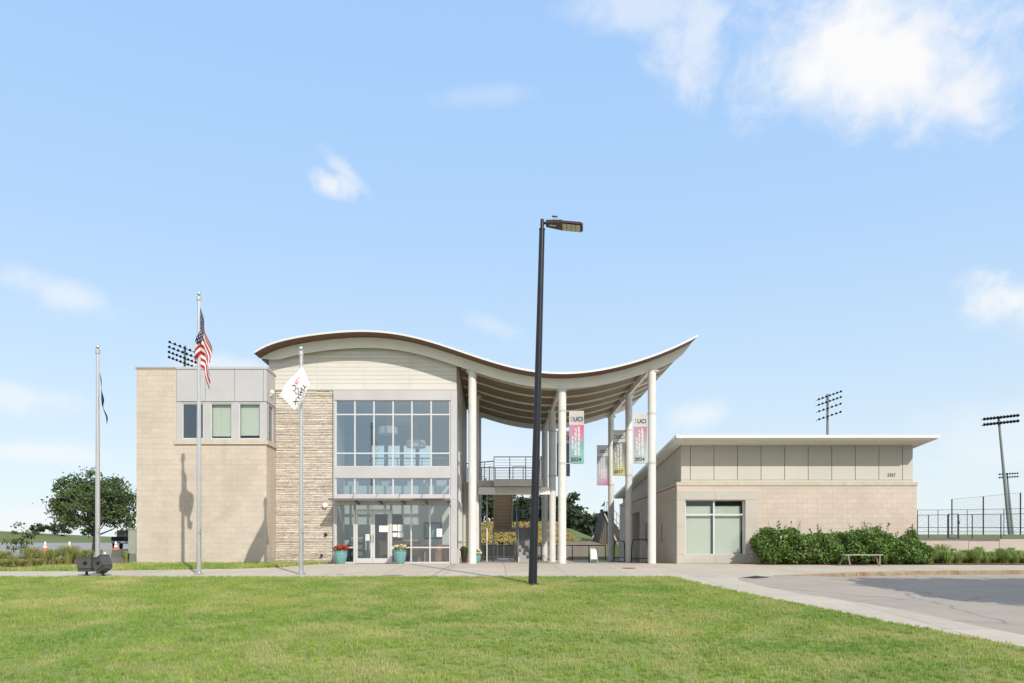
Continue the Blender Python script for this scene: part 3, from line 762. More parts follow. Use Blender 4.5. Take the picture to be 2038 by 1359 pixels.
# --- lobby glazing
hx0, hx1 = XX(663.5, dG), XX(909.5, dG)
pil = XX(897.2, dG)
za = lambda y: ZZ(y, dG)
xu = [XX(p, dG) for p in (668, 705.8, 743.8, 782, 819.5, 857.9, 895.5)]
mb = MB()
mb.box(hx0, pil-.004, dG, dG+.3, za(796), za(776.8)); MBf = mb.build('header_panel', SIL, main)
mb = MB(); mb.box(hx0, pil-.004, dG, dG+.3, za(951), za(928.5)); mb.build('spandrel_panel', SIL, main)
mb = MB(); mb.box(hx0, pil-.004, dG, dG+.3, za(1001), za(985)); mb.build('spandrel_panel', SIL, main)
for a, b in ((1122.3, 994), (993.6, 776.8)): MB().box(pil, hx1, dG, dG+.35, za(a), za(b)).build('corner_pilaster', SIL, main)
MB().box(hx0-.005, xu[0]-.028, dG+.01, dG+.3, -.05, za(776.8)).build('jamb_panel', SIL, main)
storefront(main, xu, [za(928.5), za(901.6), za(824.3), za(796)], dG+.05, glassm=GLU)
storefront(main, xu, [za(985), za(951)], dG+.05, glassm=GLU)
zl = [0.05, za(1089.3), za(1001.5)]
xa = [XX(668, dG), XX(704.2, dG)]; storefront(main, xa, zl, dG+.05)
xc = [XX(p, dG) for p in (778.5, 818, 855.5, 895.5)]; storefront(main, xc, zl, dG+.05)
xd0, xd1 = XX(704.2, dG), XX(778.5, dG)
storefront(main, [xd0+.03, xd1-.03], [za(1015), za(1001.5)], dG+.05, w=.05)
MB().box(xu[0], XX(704, dG), dG+.04, dG+.2, -.05, .05).build('plinth', ALU, main); MB().box(xc[0], xu[-1], dG+.04, dG+.2, -.05, .05).build('plinth', ALU, main)
mb = MB(); mb.box(xd0-.02, xd0+.055, dG+.02, dG+.18, 0, za(1015)); mb.box(xd1-.055, xd1+.02, dG+.02, dG+.18, 0, za(1015)); mb.box(xd0+.055, xd1-.055, dG+.024, dG+.176, za(1015.8), za(1013.2)); mb.build('door_frame', ALU, main)
xm = (xd0+xd1)/2
for s, (a, b) in enumerate(((xd0+.06, xm-.004), (xm+.004, xd1-.06))):
    t = .085; zt = za(1016.3); mb = MB(); d0 = dG+.045
    mb.box(a, a+t, d0, d0+.05, .02, zt); mb.box(b-t, b, d0, d0+.05, .02, zt); mb.box(a+t, b-t, d0, d0+.05, .02, .22); mb.box(a+t, b-t, d0, d0+.05, zt-.07, zt)
    dr = mb.build('door', ALU, main)
    MB().box(a+t-.004, b-t+.004, d0+.02, d0+.03, .216, zt-.066).build('pane', GL, dr)
    hx = b-.04 if s == 0 else a+.04
    mb = MB(); mb.tube([(hx, d0-.07, .88), (hx, d0-.07, 1.18)], .014, 8); mb.tube([(hx, d0-.07, .9), (hx, d0, .9)], .01, 6); mb.tube([(hx, d0-.07, 1.16), (hx, d0, 1.16)], .01, 6); mb.build('handle', FLAGP, dr)
# --- entrance canopy (thin awning)
ax0, ax1 = -6.42, -1.75; az = ZZ(993.4, 29.2)
aw = MB().box(ax0, ax1, 29.2, dG-.01, az-.035, az).build('awning', SIL, main)
mb = MB(); mb.box(ax0-.02, ax1+.02, 29.15, 29.2, az-.05, az+.03); mb.build('awning_edge', GAP, aw)
mb = MB(); mb.box(ax0, ax1, dG-.12, dG-.012, az-.16, az-.04); mb.build('ledger', SIL, aw)
for p in (708, 755, 801, 847, 892):
    x = XX(p, 29.4); mb = MB(); mb.bar((x, 29.25, az-.06), (x, dG-.02, az-.12), .03, .09); mb.build('bracket', GAP, aw)
    mb = MB(); mb.tube([(x-.15, 29.3, az), (x-.2, dG, az+.32)], .010, 6); mb.build('tie_rod', GAP, aw)
# --- right side wall of lobby (X=-1.52), glazed forward part
xr = -1.54
def side_front(ys, zs, glassm, name='side_window'):
    mb = MB(); w = .055
    for y in ys: mb.box(xr, xr-.12, y-w/2, y+w/2, zs[0], zs[-1])
    for z in zs:
        for a, b in zip(ys[:-1], ys[1:]): mb.box(xr-.004, xr-.116, a+w/2, b-w/2, z-w/2, z+w/2)
    f = mb.build(name, ALU, main)
    for a, b in zip(ys[:-1], ys[1:]):
        for c, e in zip(zs[:-1], zs[1:]): MB().box(xr-.05, xr-.062, a+w/2-.004, b-w/2+.004, c+w/2-.01, e-w/2+.01).build('pane', glassm, f)
ys = [30.63, 31.8, 33.0, 34.2, 35.4]
side_front(ys, [.2, .95, 2.4], GL); side_front(ys, [2.65, 3.3], GL); side_front(ys, [3.8, 4.35, 5.9, 6.45], GL)
mb = MB(); mb.box(xr+.01, xr-.2, 30.6, 35.43, -.1, .17); mb.box(xr+.01, xr-.2, 30.6, 35.43, 2.43, 2.62); mb.box(xr+.01, xr-.2, 30.6, 35.43, 3.33, 3.77); mb.box(xr+.01, xr-.2, 30.6, 35.43, 6.48, 6.9)
mb.build('side_spandrel', SIL, main)
xsd = [35.45, REAR]
MB().box(xr+.01, xr-.22, 35.45, REAR, -.1, zr(xr)-.02).build('side_wall', PANEL, main)
MB().box(xr+.01, xr-.22, dS+.28, 35.44, 6.905, zr(xr)-.02).build('side_wall', SIDE, main)
# ground floor service block under the walkway deck
core = MB().box(xr+.012, XX(951, 36), 36, 39.5, -.1, 3.82).build('service_core', GAP, main)
for z0, z1 in ((.02, .93), (.945, 2.15), (2.165, 3.81)):
    MB().box(xr+.03, XX(951, 36)+.02, 35.97, 36, z0, z1).build('wall_panel', PANEL, core)
# --- interior
fl = MB().box(xl1-.1, xr-.2, dG+.2, REAR-.3, -.1, -.002).build('lobby_floor', INTF, main)
MB().box(xl1-.05, xr-.22, 34, REAR-.26, 3.42, 3.72).build('mezzanine_floor', CEIL, main)
MB().box(xl1-.05, xr-.22, dS+.3, REAR-.26, 6.85, 6.95).build('ceiling', CEIL, main)
MB().box(xs1-.1, xs1+.02, dG+.35, 32.6, 0, 6.85).build('stone_return', STONE, main)
mb = MB(); mb.box(xl1+.0, -5.45, 33.4, 33.55, 0, 3.41); mb.box(-4.1, -1.8, 33.4, 33.55, 0, 3.41); mb.box(-5.45, -4.1, 33.4, 33.55, 2.15, 3.41); mb.build('partition_wall', INT, main)
mb = MB()
for z in (3.86, 4.0, 4.14, 4.28, 4.42, 4.56): mb.tube([(-6.6, 34.05, z), (-2.2, 34.05, z)], .008, 5)
mb.box(-6.6, -2.2, 34.02, 34.08, 4.68, 4.74)
for i in range(5): mb.box(-6.6+i*1.1-.02, -6.6+i*1.1+.02, 34.02, 34.08, 3.72, 4.7)
mb.build('mezzanine_rail', ALU, main)
# --- exterior deck, stair, railings
ddk = 35.0
zdk = 3.84
deck = MB(); deck.box(XX(951, 36)+.02, XX(983, ddk), ddk+.3, 38.6, zdk-.3, zdk)
deck.box(XX(983, ddk), XX(1079, ddk), ddk-.35, 38.6, zdk-.32, zdk); deck.box(XX(983, ddk)+.1, XX(1079, ddk)-.1, ddk, ddk+.1, zdk-.62, zdk-.34)
dk = deck.build('deck', STRING, main)
MB().box(XX(952, 35.2), XX(1094, 35.2), 35.1, 35.28, 3.16, 3.50).build('deck_beam', BEAMC, main)
MB().box(XX(952, 35.2), XX(983, 35.2)-.02, 35.3, 36.2, 3.50, 3.535).build('deck_ledger', GAP, main)
def railing(name, p, q, h=.95, n=7, posts=4, parent=main, r=.012, mat=RAILM):
    p = Vector(p); q = Vector(q); mb = MB()
    for k in range(n):
        z = h*(.12+.74*k/(n-1)); mb.tube([p+Vector((0,0,z)), q+Vector((0,0,z))], .007, 5)
    mb.bar(p+Vector((0,0,h)), q+Vector((0,0,h)), .04, .04)
    for k in range(posts):
        c = p.lerp(q, k/(posts-1)); mb.bar(c, c+Vector((0,0,h)), .035, .035, up=(0,1,0))
    return mb.build(name, mat, parent)
railing('railing', (XX(930, 38), 36.3, zdk), (XX(983, 35.3), 35.35, zdk), .9)
railing('railing', (XX(983, 34.7), 34.72, zdk), (XX(1078, 34.7), 34.72, zdk), 1.02, posts=4)
railing('railing', (XX(1078, 34.7), 34.76, zdk), (XX(1078, 34.7), 38.4, zdk), 1.02, n=9)
railing('railing', (XX(930, 38), 38.5, zdk), (XX(1078, 34.7), 38.5, zdk), .95, posts=6)
mb = MB()
for x in (XX(974, 35.8), XX(1021, 35.8)): 
    mb.tube([(x, 35.9, zdk), (x, 35.9, zdk+.72), (x+(.22 if x < 0 else .6), 35.9, zdk+.72), (x+(.22 if x < 0 else .6), 35.9, zdk)], .022, 6)
mb.build('stair_newel', RAILM, main)
# upper flight: deck -> landing (goes back), seen from below
fx0, fx1 = XX(982, 36.5), XX(1022, 36.5)
n1 = 12; zA, zB = 3.55, 1.72; yA, yB = 36.3, 40.0
fl1 = MB()
for i in range(n1):
    z = zA-(zA-zB)*(i+1)/n1; y0 = yA+(yB-yA)*i/n1; y1 = yA+(yB-yA)*(i+1)/n1
    fl1.box(fx0+.05, fx1-.05, y0, y1+.02, z, z+.045); fl1.box(fx0+.05, fx1-.05, y0-.005, y0+.012, z+.045, z+(zA-zB)/n1-.001)
fl1.build('upper_flight', RISER, main)
for x in (fx0, fx1-.05):
    mb = MB(); mb.prism([(yA-.05, zA+.05), (yB, zB+.15), (yB, zB-.15), (yA-.05, zA-.25)], x, x+.05, 'x'); mb.build('stringer', STRING, main)
MB().box(fx0-.05, XX(1062, 38), 40.02, 41.3, 1.58, 1.78).build('landing', STRING, main)
gx0, gx1 = XX(1029, 38), XX(1061, 38); n2 = 11; yC = 36.4
fl2 = MB()
for i in range(n2):
    z = 1.78*(n2-i)/n2; y0 = 40.0-(40.0-yC)*i/n2; y1 = 40.0-(40.0-yC)*(i+1)/n2
    fl2.box(gx0+.05, gx1-.05, y1, y0, 0, z-.001)
fl2.build('lower_flight', TREADM, main)
for x in (gx0, gx1-.05):
    mb = MB(); mb.prism([(40.0, 1.95), (yC-.25, .22), (yC-.25, 0), (yC+.2, 0), (40.0, 1.5)], x, x+.05, 'x'); mb.build('stringer', STEEL, main)
    mb = MB()
    for k in range(6): mb.tube([(x+.02, yC-.2, .3+.13*k), (x+.02, 40.0, 1.98+.13*k)], .009, 5)
    mb.bar((x+.02, yC-.2, 1.1), (x+.02, 40.0, 2.85), .05, .05); mb.bar((x+.02, yC-.2, 0), (x+.02, yC-.2, 1.1), .045, .045, up=(0,1,0)); mb.bar((x+.02, 40, 1.8), (x+.02, 40, 2.85), .045, .045, up=(0,1,0))
    mb.build('stair_rail', RAILM, main)
railing('railing', (XX(1022, 40.5), 41.25, 1.78), (XX(1062, 38), 41.25, 1.78), 1.0)
for px, m, d_ in ((953, M('post_grey', (.16, .16, .16), .5), 36.6), (969, STEEL, 36.8), (1066, STEEL, 36.0)):
    mb = MB(); mb.tube([(XX(px, d_), d_, -.02), (XX(px, d_), d_, 3.5)], .045, 10); mb.build('deck_post', m, main)
MB().tube([(XX(982.5, 40.3), 40.3, 0), (XX(982.5, 40.3), 40.3, 1.6)], .05, 10).build('deck_post', STEEL, main)
# low guard rail by stair foot
mb = MB(); a_, b_ = XX(981, 37), XX(1025, 37)
mb.tube([(a_, 37, 0), (a_, 37, 1.06), (b_, 37, 1.06), (b_, 37, 0)], .022, 6); mb.box(a_, b_, 36.99, 37.01, .12, .17); mb.tube([(XX(990, 37), 37, .1), (XX(990, 37), 37, 1.05)], .012, 5); mb.tube([(XX(1003, 37), 37, .1), (XX(1003, 37), 37, 1.05)], .012, 5)
mb.build('guard_rail', GALV, main)

# ================================================================ SMALL BUILDING
sb = empty('office_wing', (12, 30.5, 0), 'single storey tan block building with flat metal eaves and the number 1307', 'building')
dR = 30.5; YB = 44.5
x0, x1 = XX(1347.3, dR), XX(1825, dR)
xu0, xu1 = XX(1355.5, dR), XX(1818, dR)
zbelt0, zbelt1, zprj = ZZ(967.3, dR), ZZ(959, dR), ZZ(966, dR)
wx0, wx1, wz_0, wz_1 = XX(1364, dR), XX(1483.5, dR), ZZ(1103.5, dR), ZZ(995, dR)
mb = MB()
mb.box(x0+.005, wx0, dR+.005, dR+.3, -.2, zbelt0); mb.box(wx1, x1-.005, dR+.005, dR+.3, -.2, zbelt0)
mb.box(wx0, wx1, dR+.005, dR+.3, -.2, wz_0); mb.box(wx0, wx1, dR+.005, dR+.3, wz_1, zbelt0)
doorY = (38.4, 40.3)
mb.box(x0+.005, x0+.3, dR+.3, doorY[0], -.2, zbelt0); mb.box(x0+.005, x0+.3, doorY[1], YB, -.2, zbelt0); mb.box(x0+.005, x0+.3, *doorY, 2.55, zbelt0)
mb.box(x1-.3, x1-.03, dR+.3, YB, -.2, zbelt0); mb.box(x0+.3, x1-.3, YB-.3, YB, -.2, zbelt0)
wall = mb.build('lower_wall', MORT, sb)
ph0, ph1 = XX(1347.3, dR), XX(1506.5, dR); zlin = ZZ(976.5, dR)
rA = masonry(None, None, None, None, x0, x1, 0, zbelt0-.005, [(ph0-.1, ph1, -1, zlin), ], .406, .203, BLOCK2)
place_blocks(rA, ('y', dR+.005), wall, BLOCK2, cap=230, depth=.005, joint=.002)
pc = 32.7
rB = masonry(None, None, None, None, dR+.02, YB, 0, zbelt0-.005, [(dR-.1, pc, -1, zlin), (doorY[0], doorY[1], -1, 2.55)], .406, .203, BLOCK2)
place_blocks(rB, ('x', x0+.005, -1), wall, BLOCK2, cap=70, depth=.005, joint=.002)
# precast surround: front pieces
def slabp(a, b, c, e): MB().box(a+.004, b-.004, dR-.012, dR+.002, c+.004, e-.004).build('precast_panel', PREC, sur)
sur = MB().box(ph0+.01, wx0-.002, dR+.0022, dR+.0042, .0, zlin).build('window_surround', GAP, sb)
jm = XX(1424.5, dR); zj = ZZ(1048.5, dR); zt_ = ZZ(994.5, dR)
slabp(ph0, jm, zt_, zlin); slabp(jm, ph1, zt_, zlin)
slabp(ph0, wx0, zj, zt_); slabp(ph0, wx0, ZZ(1103.5, dR), zj); slabp(wx1, ph1, zj, zt_); slabp(wx1, ph1, ZZ(1103.5, dR), zj)
slabp(ph0, jm, 0, ZZ(1103.5, dR)); slabp(jm, ph1, 0, ZZ(1103.5, dR))
def slabs_side(a, b, c, e): MB().box(x0-.012, x0+.002, a+.004, b-.004, c+.004, e-.004).build('precast_panel', PREC, sur)
for (a, b) in ((dR+.003, 31.9), (31.9, pc)):
    for c, e in ((0, wz_0), (wz_0, zj), (zj, zt_), (zt_, zlin)): slabs_side(a, b, c, e)
# window: deep reveal, four lights, blinds
mb = MB(); mb.box(wx0-.01, wx0, dR, dR+.3, wz_0, wz_1); rv = .14
xw = [XX(1364.5, dR)+.03, XX(1421, dR+rv)+.0, XX(1478, dR+rv)]
win = storefront(sb, [wx0+.03, (wx0+wx1)/2-.02, wx1-.03], [wz_0, ZZ(1024, dR+rv), wz_1], dR+rv, w=.06, dep=.07, glassm=GLB)
cb = (wx0+wx1)/2-.02; zt2 = ZZ(1024, dR+rv)
for a, b in ((wx0+.02, cb-.06), (cb+.02, wx1-.1)):
    MB().box(a, b, dR+rv+.16, dR+rv+.17, wz_0, zt2-.1).build('roller_blind', BLIND, sb); MB().box(a, b, dR+rv+.18, dR+rv+.19, zt2-.09, wz_1-.22).build('roller_blind', BLIND, sb)
MB().box(wx0-.2, wx1+.2, dR+.7, dR+.75, 0, 3.3).build('dim_backing', M('dim_interior', (.12, .16, .16), .8), sb)  # dark sheet close behind the blinds; the room's dimness is in its colour
MB().box(wx0+.001, wx1-.001, dR-.01, dR+rv-.002, wz_0, wz_0+.02).build('window_sill', ALU, sb)
# belt course
bl = MB()
bl.box(x0-.02, x1+.02, dR-.03, dR+.3, zprj, zbelt1); bl.box(x0-.02, x0+.3, dR+.3, YB, zprj, zbelt1); bl.box(x1-.3, x1+.02, dR+.3, YB, zprj, zbelt1)
bl.build('belt_course', TRIMB, sb)
MB().box(x0-.005, x1+.005, dR-.01, dR+.3, zbelt0, zprj-.002).build('belt_soldier', TRIMB, sb)
# shed roof
def rz2(y): return 5.02-.0787*(y-29.4)
eL, eR = XX(1348.5, 29.4), XX(1866, 29.4)
mb = MB(); ys_ = (29.4, YB+.3); th = .14
mb.add([(eL, ys_[0], rz2(ys_[0])), (eR, ys_[0], rz2(ys_[0])), (eR, ys_[1], rz2(ys_[1])), (eL, ys_[1], rz2(ys_[1]))] + [(eL, ys_[0], rz2(ys_[0])-th), (eR, ys_[0], rz2(ys_[0])-th), (eR, ys_[1], rz2(ys_[1])-th), (eL, ys_[1], rz2(ys_[1])-th)],
       [(0,1,2,3),(4,7,6,5),(0,4,5,1),(1,5,6,2),(2,6,7,3),(3,7,4,0)])
rf = mb.build('roof', BEAMC, sb)
mb = MB(); mb.box(eL-.03, eR+.03, 29.35, 29.398, rz2(29.4)-.11, rz2(29.4)+.015)
mb.build('eaves_trim', ROOFM, rf)
mb = MB(); mb.bar((eL-.03, 29.35, rz2(29.4)-.03), (eL-.03, YB+.3, rz2(YB+.3)-.03), .05, .13); mb.bar((eR+.04, 29.35, rz2(29.4)-.03), (eR+.04, YB+.3, rz2(YB+.3)-.03), .05, .13); mb.build('rake_trim', ROOFM, rf)
mb = MB(); mb.box(eL+.3, eR-.3, 29.4, 29.5, rz2(29.4)-.2, rz2(29.4)-.152); mb.build('drip_edge', M('brown_trim', (.3, .26, .2), .6), rf)  # plain brown strip under the front eave
# upper wall
mb = MB()
def prof_side(xa, xb):
    y0 = dR+.06; mb.add([(xa, y0, zbelt1), (xa, YB-.05, zbelt1), (xa, YB-.05, rz2(YB)-th), (xa, y0, rz2(y0)-th), (xb, y0, zbelt1), (xb, YB-.05, zbelt1), (xb, YB-.05, rz2(YB)-th), (xb, y0, rz2(y0)-th)],
       [(0,3,2,1),(4,5,6,7),(0,1,5,4),(1,2,6,5),(2,3,7,6),(3,0,4,7)])
prof_side(xu0+.03, xu0+.25); prof_side(xu1-.25, xu1-.03)
mb.box(xu0+.25, xu1-.25, dR+.06, dR+.25, zbelt1, rz2(dR)-th)
up = mb.build('upper_wall', GAP, sb)
pj = [1355.5] + [1374.4+46.95*i for i in range(10)] + [1818]
zpt = rz2(dR)-th-.02; zp0 = zbelt1+.09
for a, b in zip(pj[:-1], pj[1:]):
    MB().box(XX(a, dR)+.012, XX(b, dR)-.012, dR+.03, dR+.06, zp0, zpt).build('wall_panel', PANEL, up)
MB().box(xu0, xu1, dR+.02, dR+.06, zbelt1+.001, zp0-.012).build('base_trim', PANEL, up)
MB().box(xu0, xu1, dR+.02, dR+.06, zpt+.005, zpt+.07).build('head_trim', PANEL, up)
yy = [dR+.06]+[dR+.06+.95*i for i in range(1, 15)]+[YB-.1]
for a, b in zip(yy[:-1], yy[1:]):
    mb = MB(); m_ = .012; mb.add([(xu0, a+m_, zbelt1+.05), (xu0, b-m_, zbelt1+.05), (xu0, b-m_, rz2(b)-th-.05), (xu0, a+m_, rz2(a)-th-.05), (xu0+.03, a+m_, zbelt1+.05), (xu0+.03, b-m_, zbelt1+.05), (xu0+.03, b-m_, rz2(b)-th-.05), (xu0+.03, a+m_, rz2(a)-th-.05)],
        [(0,3,2,1),(4,5,6,7),(0,1,5,4),(1,2,6,5),(2,3,7,6),(3,0,4,7)]); mb.build('wall_panel', PANEL, up)
# side door recess, plaque
mb = MB(); mb.box(x0+1.1, x0+1.15, doorY[0], doorY[1], 0, 2.55); mb.box(x0+.3, x0+1.1, doorY[0]-.02, doorY[0], 0, 2.55); mb.box(x0+.3, x0+1.1, doorY[1], doorY[1]+.02, 0, 2.55); mb.box(x0+.3, x0+1.1, *doorY, 2.5, 2.55)
mb.build('entry_recess', BLOCK2, sb)
sd = MB().box(x0+1.04, x0+1.095, doorY[0]+.35, doorY[1]-.35, 0.01, 2.1).build('side_door', M('door_brown', (.09, .07, .055), .5), sb)
MB().tube([(x0+1.0, doorY[0]+.5, .95), (x0+1.0, doorY[0]+.5, 1.15)], .015, 6).build('handle', GALV, sd)
MB().box(x0-.02, x0+.03, 36.2, 36.9, 1.0, 1.9).build('wall_plaque', M('plaque_bronze', (.10, .07, .045), .4, .3), sb)
mb = MB(); mb.tube([(x0-.0, 33.0, .9), (x0-.06, 33.0, .95), (x0-.06, 33.0, 1.65), (x0, 33.0, 1.7)], .012, 5); mb.build('conduit', DARKM, sb)
# house number
mb = MB(); na, nb_ = XX(1766.3, dR), XX(1783.3, dR); nz0, nz1 = ZZ(948.8, dR), ZZ(941.6, dR)
for k, ch in enumerate('1307'):
    wch = (nb_-na)/4; wi = wch*(.36 if ch == '1' else .66); c0 = na+k*wch+(wch-wi)/2
    def fn(u, v, c0=c0, wi=wi): return (c0+u*wi, dR+.018, lerp(nz0, nz1, v))
    put_text(mb, ch, fn)
mb.build('house_number', INK, up)

# ================================================================ flags and poles
def flagpole(px, ytop, ybase, d, label, r=.075):
    x = XX(px, d); zt = ZZ(ytop, d); zg = terr(x, d)
    e = empty('flagpole', (x, d, zg), label, 'flagpole', 'silver flagpoles')
    mb = MB(); H = zt-.16
    mb.tube([(x, d, zg), (x, d, zg+(H-zg)*.4), (x, d, H)], [r, r*.92, r*.62], 16); smooth_by_angle(mb.build('pole', FLAGP, e))
    mb = MB(); mb.lathe([(.15, zg), (.15, zg+.03), (.11, zg+.06), (.085, zg+.07)], (x, d, 0), 18); mb.build('collar', FLAGP, e)
    mb = MB(); mb.tube([(x, d, H-.12), (x, d, H)], .075, 12); mb.tube([(x, d, H), (x, d, H+.1)], .012, 6); mb.build('truck', FLAGP, e)
    mb = MB(); R = .065; mb.lathe([(R*math.sin(t*math.pi/8)+.001, -R*math.cos(t*math.pi/8)) for t in range(9)], (x, d, zt-R), 14); smooth_by_angle(mb.build('ball', GOLDB, e), 80)
    mb = MB(); mb.tube([(x+r*.9, d-.06, H-.05), (x+r*1.1, d-.09, zg+1.4)], .006, 4); mb.build('halyard', WHT, e)
    mb = MB(); mb.box(x+r*.6, x+r*1.25, d-.12, d-.07, zg+1.3, zg+1.45); mb.build('cleat', FLAGP, e)
    return e
DP = 23.6
flagpole(396, 580, 1139, DP, 'tallest silver flagpole standing before the tan block wall, carrying the striped flag')
flagpole(599.3, 689, 1139, DP, 'silver flagpole in front of the stone wall, carrying the white flag')
flagpole(194.5, 686, 1138, 23.9, 'leftmost silver flagpole beside the tree, carrying the black flag')
# striped flag: surface S(u,v): u along stripes, v down the hoist
xf = XX(400, DP); zf0 = ZZ(613, DP)
def us(u, v, lift=0):
    # hoist hangs along the pole, fly droops down in folds
    z = zf0 - v*1.40*(1-.28*u) - u*(1.55-.25*(1-v)) 
    sp = .07+.16*u
    x = xf + .02 + u*.30*(1-.25*v) + .05*math.sin(3.0*v+7.5*u)*u*(1-u*.4) - .24*max(0, math.sin(math.pi*min(1, max(0, (u-.05)/.40))))*sst((v-.22)/.4)*(1-sst((v-.95)/.2))
    y = DP - .10 + .16*math.sin(9*u+5*v)*u - .07*math.cos(13*v)*u + .12*u
    return Vector((x, y-lift, z))
def cloth(fn, nu, nv, matf, mats, name, parent, thick=.002):
    mb = MB(); 
    for i in range(nu+1):
        for j_ in range(nv+1): mb.v.append(tuple(fn(i/nu, j_/nv)))
    for i in range(nu):
        for j_ in range(nv):
            a = i*(nv+1)+j_; mb.f.append((a, a+1, a+nv+2, a+nv+1)); mb.m.append(matf((i+.5)/nu, (j_+.5)/nv))
    return mb.build(name, mats, parent, smooth=True)
usf = empty('american_flag', (xf, DP, zf0), 'red and white striped flag with starred blue corner, hanging limp on the tallest pole', 'flag')
cloth(us, 60, 52, lambda u, v: (2 if (u < .40 and v < 7/13) else (0 if int(v*13) % 2 == 0 else 1)), [RED, WHT, NAVY], 'flag_cloth', usf)
mb = MB()
for r_ in range(9):
    for c in range(6 if r_ % 2 == 0 else 5):
        cu = .4*((c+.5)/6 if r_ % 2 == 0 else (c+1)/6); cv = 7/13*(r_+.5)/9
        for sd_ in (.006, -.006):
            pts = []
            for k in range(10):
                R = .019 if k % 2 == 0 else .008; a = math.pi*k/5
                pts.append(us(cu+R*math.sin(a)*.75, cv-R*math.cos(a)*1.2, sd_))
            mb.add(pts, [tuple(range(10))])
mb.build('star', WHT, usf)['kind'] = 'stuff'
# white flag
wA, wB, wC, wD = P(600.5, 727, DP-.08), P(553.5, 786, 22.3), P(589, 815, 22.7), P(618, 768, DP-.25)
def wf(u, v, lift=0):
    p = wA.lerp(wB, u).lerp(wD.lerp(wC, u), v)
    p = p + Vector((.02*math.sin(8*u+3*v), -.10*math.sin(math.pi*v)*1.0+.05*math.sin(7*u+4*v)-lift, .03*math.sin(5*v+6*u)*u))
    return p
wfl = empty('white_flag', wA, 'white flag with coloured rings and reversed slanting lettering, blowing from the middle pole', 'flag')
cloth(wf, 24, 20, lambda u, v: 0, [WHT], 'flag_cloth', wfl)
mb = MB()
def ring(cu, cv, R, w, a0, a1, mi):
    n = 18; pts = []
    for k in range(n+1):
        a = a0+(a1-a0)*k/n
        for rr_ in (R, R-w): pts.append(wf(cu+rr_*math.cos(a), cv+rr_*math.sin(a)*1.1, .012))
    mb.add(pts, [(2*k, 2*k+1, 2*k+3, 2*k+2) for k in range(n)], mi)
ring(.30, .40, .105, .03, -2.6, 1.2, 0); ring(.30, .40, .055, .02, -2, 2.6, 0); ring(.34, .60, .10, .022, -2, 2.8, 4)
ring(.54, .44, .105, .035, .2, 4.6, 2); ring(.54, .62, .10, .024, -.5, 4.2, 1); ring(.44, .54, .05, .02, 0, 6.28, 4); ring(.64, .56, .08, .018, 1, 5, 3)
mb.build('ring_emblem', [INKR, INKB, INK, INKG, INKP], wfl)
mb = MB(); put_text(mb, 'XYWLL', lambda a, b: wf(.93-.88*(1-a)*1.0+.0 if False else lerp(.90, .12, a), lerp(.90, .74, b), .012))
put_text(mb, 'OCIETY', lambda a, b: wf(lerp(.82, .25, a), lerp(.975, .925, b), .012))
mb.build('lettering', INK, wfl)
# black flag
xk = XX(197, 23.9); zk = ZZ(738, 23.9)
def bf(u, v):
    z = zk - v*.85 - u*(.95); x = xk+.05+.11*v*(1-u)+.14*u+.06*math.sin(3*v+4*u)*u+(.13*sst((u+v-1.2)/.5)); y = 23.82+.12*math.sin(8*u+3*v)*u
    return Vector((x, y, z))
bfl = empty('black_flag', (xk, 23.9, zk), 'narrow black flag hanging limp against the leftmost flagpole', 'flag')
cloth(bf, 16, 12, lambda u, v: 0, [BLKF], 'flag_cloth', bfl)

# ================================================================ street lamp
lb = Vector((1.02, 20.4, terr(1.02, 20.4))); lt = Vector((XX(1079.3, 20.4), 20.4, ZZ(436.5, 20.4)))
lamp = empty('street_lamp', lb, 'tall black lamp post leaning slightly on the lawn edge in front of the canopy', 'street lamp')
dir_ = (lt-lb).normalized(); hN = (ZZ(457, 20.4)-lb.z)/dir_.z
mb = MB(); mb.tube([lb-dir_*.1, lb+dir_*hN], [.118, .074], 20); smooth_by_angle(mb.build('pole', POLEB, lamp))
mb = MB(); mb.tube([lb+dir_*hN, lb+dir_*(hN+.02)], [.085, .085], 16); mb.tube([lb+dir_*(hN+.02), lt], .05, 12); mb.build('tenon', POLEB, lamp)
mb = MB(); mb.lathe([(.20, -.05), (.20, .03), (.13, .05)], lb, 20); mb.build('base_cover', POLEB, lamp)
h0 = P(1085.5, 444, 20.4); ax = Vector((1, -.12, -.15)).normalized(); bx = ax.cross(Vector((0,0,1))).normalized(); up_ = bx.cross(ax)
def HP(a, b, c): return h0+ax*a+bx*b+up_*c
def hbox(mb, a0, a1, b0, b1, c0, c1, tp=1.0, mi=0):
    v = [HP(a0, b0*tp, c0), HP(a1, b0, c0), HP(a1, b1, c0), HP(a0, b1*tp, c0), HP(a0, b0*tp*.8, c1), HP(a1, b0*.85, c1), HP(a1, b1*.85, c1), HP(a0, b1*tp*.8, c1)]
    mb.add(v, [(0,3,2,1),(4,5,6,7),(0,1,5,4),(1,2,6,5),(2,3,7,6),(3,0,4,7)], mi)
mb = MB(); hbox(mb, .02, .45, -.26, .26, -.045, .045, .55); hbox(mb, .45, .98, -.26, .26, -.045, .03, 1); hbox(mb, .98, 1.02, -.22, .22, -.04, .02); hd = mb.build('luminaire', BRONZE, lamp)
mb = MB(); mb.tube([h0-ax*.12, h0+ax*.05], .035, 10); mb.build('arm', POLEB, lamp)
mb = MB()
for i in range(4):
    for k in range(2): hbox(mb, .475+.122*i, .585+.122*i, -.225+.23*k, -.01+.23*k, -.062, -.046)
mb.build('led_panel', LENS, hd)
mb = MB(); hbox(mb, .12, .30, -.02, .05, -.05, -.046); mb.build('rating_plate', PAPER, hd)
